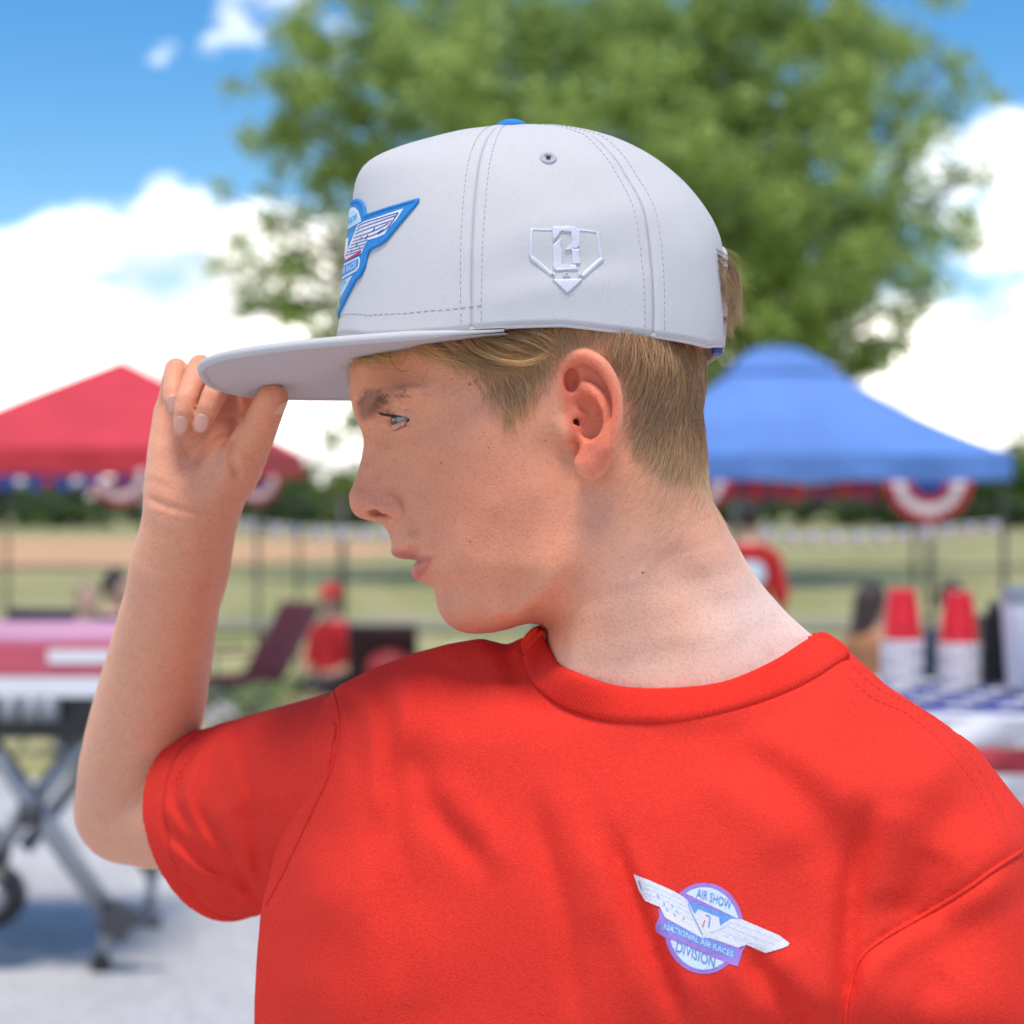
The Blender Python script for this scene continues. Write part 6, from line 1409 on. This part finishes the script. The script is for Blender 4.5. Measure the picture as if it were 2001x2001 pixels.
sheet('cloth_field', TY1, TY1-.06, TZ+.004, TZ+.004, CW_); f1 = sheet('cloth_field', TY1-.06, TY0+.10, TZ+.004, TZ+.004, CB_); sheet('cloth_field', TY0+.10, TY0, TZ+.004, TZ+.004, CW_)
star = [(math.sin(k*math.pi/5)*(1 if k % 2 == 0 else .4), math.cos(k*math.pi/5)*(1 if k % 2 == 0 else .4)) for k in range(10)]
for j in range(11):
    for i in range(6):
        x, y = TX0+.07+j*.105+(.05 if i % 2 else 0), TY1-.12-.10*i; b = MB(); b.add([(x+a*.044, y+c_*.044, TZ+.011) for a, c_ in star], [tuple(range(9, -1, -1))]); sub(b.obj('star', None, CW_), f1, I4)
for k in range(7): sheet('cloth_stripe', TY0-.004*k, TY0-.004*(k+1), TZ+.004-.052*k, TZ+.004-.052*(k+1), (CW_, CR_)[k % 2])
for sx, sgn in ((TX0, 0), (TX1, 1)):
    Gd = np.array([[(sx+(.01*math.sin(j*.9+i) if i else 0), TY0+(TY1-TY0)*j/20, TZ+.004-.11*i) for j in range(21)] for i in range(4)]); b = MB(); b.grid(Gd); sub(b.obj('cloth_side', None, CR_, True), cloth, cinv)
CUPR = basic('cup_red', (.62, .012, .018), .35, var=.05); CUPW = basic('cup_white', (.80, .77, .78), .4, var=.03)
cup_prof = [(.0, .118), (.026, .118), (.029, .116), (.0305, .112), (.033, .086), (.0345, .084), (.0375, .050), (.039, .048), (.0415, .012), (.0425, .006)]
def cup(pos, label, lean):
    c = empty('plastic_cup', tuple(pos)); tag(c, label, 'cup', 'upturned cups stacked on the table'); b = MB(); b.lathe(cup_prof, n=20); o = link('wall', CUPM[0], c, None) if CUPM else link('wall', b.mesh('wall'), c, CUPR)
    if not CUPM: CUPM.append(o.data); b = MB(); b.tube([(.0445*math.cos(a), .0445*math.sin(a), .004) for a in np.linspace(0, 2*math.pi, 25)], .0028, 6, caps=False); CUPM.append(b.mesh('rim')); CUPM[1].materials.append(CUPW)
    r = link('rim', CUPM[1], c, None); c.rotation_euler = (lean, lean*.6, RNG.uniform(0, 6)); return c
CUPM = []
for px, nm, n_, ztop in ((1763, 'tall upturned cup stack nearer the shoulder of the boy', 17, 1170), (1873, 'tall upturned cup stack nearer the white dispenser', 16, 1174)):
    p = W(px, 1170, 4.12); 
    for k in range(n_): cup((p[0]+.001*math.sin(k), p[1], TZ+.0065+k*.0062), 'red plastic cup in the '+nm, .0)
q = W(2072, 1300, 4.05); d_ = empty('drink_dispenser', (q[0], q[1], TZ+.007)); tag(d_, 'white drink dispenser with grey lid beside the cup stacks', 'dispenser')
b = MB(); b.lathe([(.10, 0), (.112, .01), (.122, .16), (.125, .19), (.12, .195)], n=28); link('tank', b.mesh(), d_, WHITE); b = MB(); b.lathe([(.128, .195), (.128, .21), (.11, .22), (.03, .225), (.028, .24), (.0, .242)], n=28); link('lid', b.mesh(), d_, STEEL); b = MB(); b.tube([(0, -.11, .04), (0, -.15, .04), (0, -.155, .02)], .010, 8); link('tap', b.mesh(), d_, BLK)
q = W(1945, 1300, 4.22); b = MB(); b.box((q[0], q[1], TZ+.010+.075), (.035, .03, .075)); b.lathe([(.02, 0), (.018, .02), (.010, .03)], (q[0], q[1], TZ+.16), 10); tag(b.obj('thermos_jug', None, BLK), 'black jug between the cups and the white dispenser', 'jug')
# ================================================================ people in the background
def figure(name, label, base, h_, sit, shirt, hair, legs, skin=(.5, .3, .21), face=0.0, cap=None, arms='down', long_hair=False):
    """small continuous body from an implicit field; shirt, trousers and hair are separate skins over it"""
    s = h_/1.6; bx, by, bz = base; ca, sa = math.cos(face), math.sin(face)
    t = empty(name, tuple(base)); t.rotation_euler[2] = face; tag(t, label, 'person')
    hipz = .47 if sit else .86
    A = lambda *p: np.array(p)*s
    tors = ([A(0, 0, hipz+.02), A(0, .01, hipz+.25), A(0, .02, hipz+.45)], [.125*s, .12*s, .135*s]); neck_ = ([A(0, .02, hipz+.45), A(0, 0, hipz+.60)], [.06*s, .05*s]); hd = A(0, -.01, hipz+.71)
    lg, ar = [], []
    for q in (-1, 1):
        lg.append(([A(q*.09, 0, hipz), A(q*.11, -.42, hipz+.01), A(q*.11, -.44, .05), A(q*.11, -.53, .04)] if sit else [A(q*.09, 0, hipz), A(q*.10, -.01, .47), A(q*.10, .02, .07), A(q*.10, -.11, .04)], [.085*s, .06*s, .042*s, .038*s]))
        ar.append(([A(q*.17, .02, hipz+.42), A(q*.22, .0, hipz+.16), A(q*.15, -.20, hipz+.10), A(q*.11, -.26, hipz+.11)] if arms == 'lap' else [A(q*.17, .02, hipz+.42), A(q*.23, .02, hipz+.15), A(q*.24, -.04, hipz-.08), A(q*.23, -.06, hipz-.16)], [.05*s, .042*s, .032*s, .034*s]))
    def head_f(P): return smin(ellip(P, hd, A(.078, .097, .115)), smin(ellip(P, hd+A(0, -.095, -.015), A(.016, .022, .026)), ellip(P, hd+A(0, -.05, -.07), A(.05, .05, .05)), .02*s), .015*s)
    def bodyf(P):
        d = smin(chain(P, *tors), chain(P, *neck_), .04*s); d = smin(d, head_f(P), .02*s)
        for c in lg+ar: d = smin(d, chain(P, *c), .03*s)
        return d
    def shirtf(P):
        d = chain(P, tors[0], [r*1.13 for r in tors[1]])
        for c in ar: d = smin(d, chain(P, c[0][:2], [c[1][0]*1.35, c[1][1]*1.5]), .03*s)
        return np.maximum(d, P[:, 2]-(hipz+.53)*s)
    def trouf(P):
        d = None
        for c in lg:
            e = chain(P, c[0][:3] if not sit else c[0][:2], [r*1.15 for r in (c[1][:3] if not sit else c[1][:2])]); d = e if d is None else smin(d, e, .03*s)
        return np.maximum(d, (.3*s if not sit else -1)-P[:, 2])
    def hairf(P):
        d = np.maximum(ellip(P, hd+A(0, .015, .012), A(.088, .105, .118)), (P[:, 1]-hd[1])*-.55+(hd[2]-P[:, 2])*(.85 if not long_hair else .25)-.012*s)
        if long_hair: d = smin(d, chain(P, [hd+A(0, .07, 0), hd+A(0, .10, -.18), hd+A(0, .10, -.34)], [.075*s, .075*s, .05*s]), .03*s)
        return d
    lo, hi = np.array([-.40, -.62, -.02])*s, np.array([.40, .30, 1.75])*s
    for nm, f_, mt in (('body', bodyf, basic('skin_far', skin, .5, var=.05)), ('shirt', shirtf, basic('shirt_far', shirt, .85)), ('trousers', trouf, basic('trousers_far', legs, .85)), ('hair', hairf, basic('hair_far', hair, .6))):
        Vv, Qq = surface_nets(f_, lo, hi, .011, slack=1.7); link(nm, mesh_np(nm, Vv, Qq), t, mt)
    if cap is not None:
        Vv, Qq = surface_nets(lambda P: np.maximum(ellip(P, hd+A(0, 0, .02), A(.095, .112, .118)), (hd[2]+.025*s)-P[:, 2]), lo, hi, .010, slack=1.7); link('cap', mesh_np('cap', Vv, Qq), t, basic('cap_far', cap, .7)); b = MB(); b.lathe([(.0, .01), (.08*s, .006), (.082*s, 0), (0, -.004)], hd+A(0, -.10, .035), 16, 1.0, 1.1); link('cap_brim', b.mesh(), t, basic('capbrim_far', cap, .7))
    return t
RED_F = (.55, .015, .02)
p = W(1462, 1030, 11.0); k1 = figure('person', 'child in red shirt with round white back emblem, standing on the grass', (p[0], 11.0, float(gz(11.0))), 1.30, False, RED_F, (.015, .012, .01), (.05, .05, .06), face=math.pi)
b = MB(); b.lathe([(.0, .003), (.078, .003), (.084, 0)], n=24); me = b.mesh(); o = link('back_print', me, k1, PRINT_L); o.location = (.0, .132, .95); o.rotation_euler = (-math.pi/2, 0, 0)
p = W(1705, 1150, 8.2); figure('person', 'seated person with long dark brown hair behind the cup stacks', (p[0], 8.2, .005), 1.13, True, (.42, .18, .08), (.035, .018, .012), (.10, .10, .14), skin=(.45, .24, .15), face=2.2, arms='lap', long_hair=True)
p = W(1858, 1150, 8.6); figure('person', 'seated person in dark top with brown hair behind the cup stacks', (p[0], 8.6, .005), 1.12, True, (.05, .07, .10), (.06, .035, .02), (.35, .16, .08), face=2.6, arms='lap')
p = W(648, 1130, 12.6); figure('person', 'child in red cap and red shirt sitting on the grass', (p[0], 12.6, float(gz(12.6))-.03), 1.27, True, RED_F, (.03, .02, .015), (.04, .04, .05), face=-.5, cap=RED_F, arms='lap')
p = W(215, 1130, 9.4); figure('person', 'seated person in black beside the navy camp chair', (p[0]+.03, 9.4, float(gz(9.4))), 1.15, True, (.012, .012, .016), (.02, .014, .012), (.03, .03, .05), face=1.2, arms='lap')
p = W(170, 1180, 9.0); figure('person', 'small child in pale blue shirt sitting by the navy camp chair', (p[0], 9.0, .005), 1.10, True, (.38, .48, .62), (.30, .22, .14), (.5, .46, .42), face=.4, arms='lap')
# ---- camp chairs
def camp_chair(pos, rot, colr, label, s=1.0, reclined=.25):
    t = empty('camp_chair', pos); t.rotation_euler[2] = rot; tag(t, label, 'chair', 'folding camp chairs on the grass'); F_ = basic('camp_fabric', colr, .8, var=.15)
    G = np.array([[((-.27+.54*j/8)*s, (.24-.50*i/6)*s, (.42-.05*math.sin(math.pi*j/8)*math.sin(math.pi*i/6))*s) for j in range(9)] for i in range(7)]); b = MB(); b.grid(G); o = b.obj('seat', t, F_, True); o.modifiers.new('t', 'SOLIDIFY').thickness = .012
    G = np.array([[((-.28+.56*j/8)*s, (.24+reclined*.62*i/6+.04*math.sin(math.pi*j/8))*s, (.42+.52*i/6)*s) for j in range(9)] for i in range(7)]); b = MB(); b.grid(G); o = b.obj('backrest', t, F_, True); o.modifiers.new('t', 'SOLIDIFY').thickness = .012
    for sx in (-1, 1):
        for (a, c_) in (((sx*.28, -.26, 0), (sx*.27, .24, .44)), ((sx*.28, .28, 0), (sx*.27, -.26, .44)), ((sx*.28, .24, .40), (sx*.285, .24+reclined*.62, .94)), ((sx*.28, -.26, .40), (sx*.29, -.26, .62))):
            b = MB(); b.tube([np.array(a)*s, np.array(c_)*s], .011*s, 7); b.obj('leg', t, DKM, True)
        b = MB(); b.box((sx*.29*s, 0, .63*s), (.03*s, .27*s, .008*s)); b.obj('armrest', t, F_)
    return t
p = W(450, 1300, 10.6); camp_chair((p[0], 10.6, float(gz(10.6))), -0.95, (.07, .005, .014), 'maroon folding camp chair leaning back on the lawn', .80, .55)
p = W(150, 1300, 9.6); camp_chair((p[0], 9.6, float(gz(9.6))), 2.9, (.008, .010, .035), 'navy folding camp chair near the folding stand', .80, .2)
p = W(762, 1260, 12.2); camp_chair((p[0], 12.2, float(gz(12.2))), 3.0, (.03, .006, .008), 'small black camp chair with red seat on the lawn', .78, .15)
p = W(762, 1218, 11.9); b = MB(); b.lathe([(.0, .0), (.12, .03), (.16, .12), (.12, .22), (.0, .26)], (p[0], 11.9, float(gz(11.9))+.28), 16); tag(b.obj('gear_bag', None, basic('bag_red', (.28, .02, .02), .7, var=.4, scale=9), True), 'round red gear bag on the small black camp chair', 'bag')
# ---- cream slab and white sun hat shape low on the lawn, seen under the chin
p = W(800, 1275, 9.6); t = empty('picnic_cooler', (p[0]+.05, 9.6, float(gz(9.6)))); tag(t, 'cream picnic cooler with slanting lid on the lawn', 'cooler'); CRM = basic('cream_plastic', (.66, .57, .44), .5, var=.06)
b = MB(); b.box((0, 0, .16), (.26, .17, .16)); b.obj('tub', t, CRM); b = MB(); b.box((0, -.02, .40), (.27, .18, .025), np.array(Matrix.Rotation(-.55, 3, 'Y'))); b.obj('lid', t, CRM)
p = W(880, 1200, 10.8); t = empty('play_tent', (p[0], 10.8, float(gz(10.8)))); tag(t, 'small white and pink domed play tent on the lawn', 'play tent'); b = MB(); b.lathe([(.30, 0), (.30, .22), (.27, .24)], n=20); b.obj('wall', t, LILAC, True); b = MB(); b.lathe([(.31, .24), (.27, .36), (.16, .44), (.0, .47)], n=20); b.obj('roof', t, CUPW, True)
p = W(1010, 1215, 10.9); t = empty('play_tent', (p[0], 10.9, float(gz(10.9)))); tag(t, 'lower pink play tent beside the domed one', 'play tent'); b = MB(); b.lathe([(.24, 0), (.24, .20)], n=18); b.obj('wall', t, LILAC, True); b = MB(); b.lathe([(.25, .20), (.18, .32), (.0, .36)], n=18); b.obj('roof', t, PINK, True)
p = W(432, 1360, 11.6); b = MB(); b.lathe([(.0, .0), (.08, .02), (.11, .10), (.08, .18), (.0, .2)], (p[0], 11.6, float(gz(11.6))), 14); tag(b.obj('play_ball', None, basic('ball_lilac', (.68, .56, .74), .5), True), 'pale lilac play ball on the grass below the maroon chair', 'ball')
# low dark shrub behind the maroon chair
p = W(500, 1340, 11.3); t = empty('shrub', (p[0], 11.3, float(gz(11.3)))); tag(t, 'small dark green shrub beside the maroon chair', 'shrub'); o = leaves('foliage', [((0, 0, .16), .2), ((.1, 0, .25), .18), ((-.1, .05, .22), .16)], 9000, .022, t, LEAF); b = MB(); b.tube([(0, 0, 0), (.02, 0, .2)], [.02, .01], 6); b.obj('stem', t, BARK, True)
for o in bpy.data.objects:
    if o.type == 'MESH' and not o.get('kind') and o.parent is None and 'label' not in o: print('unlabelled', o.name)
print('tris', sum(len(o.data.polygons)*2 for o in bpy.data.objects if o.type == 'MESH'), 'total', time.time()-T0)
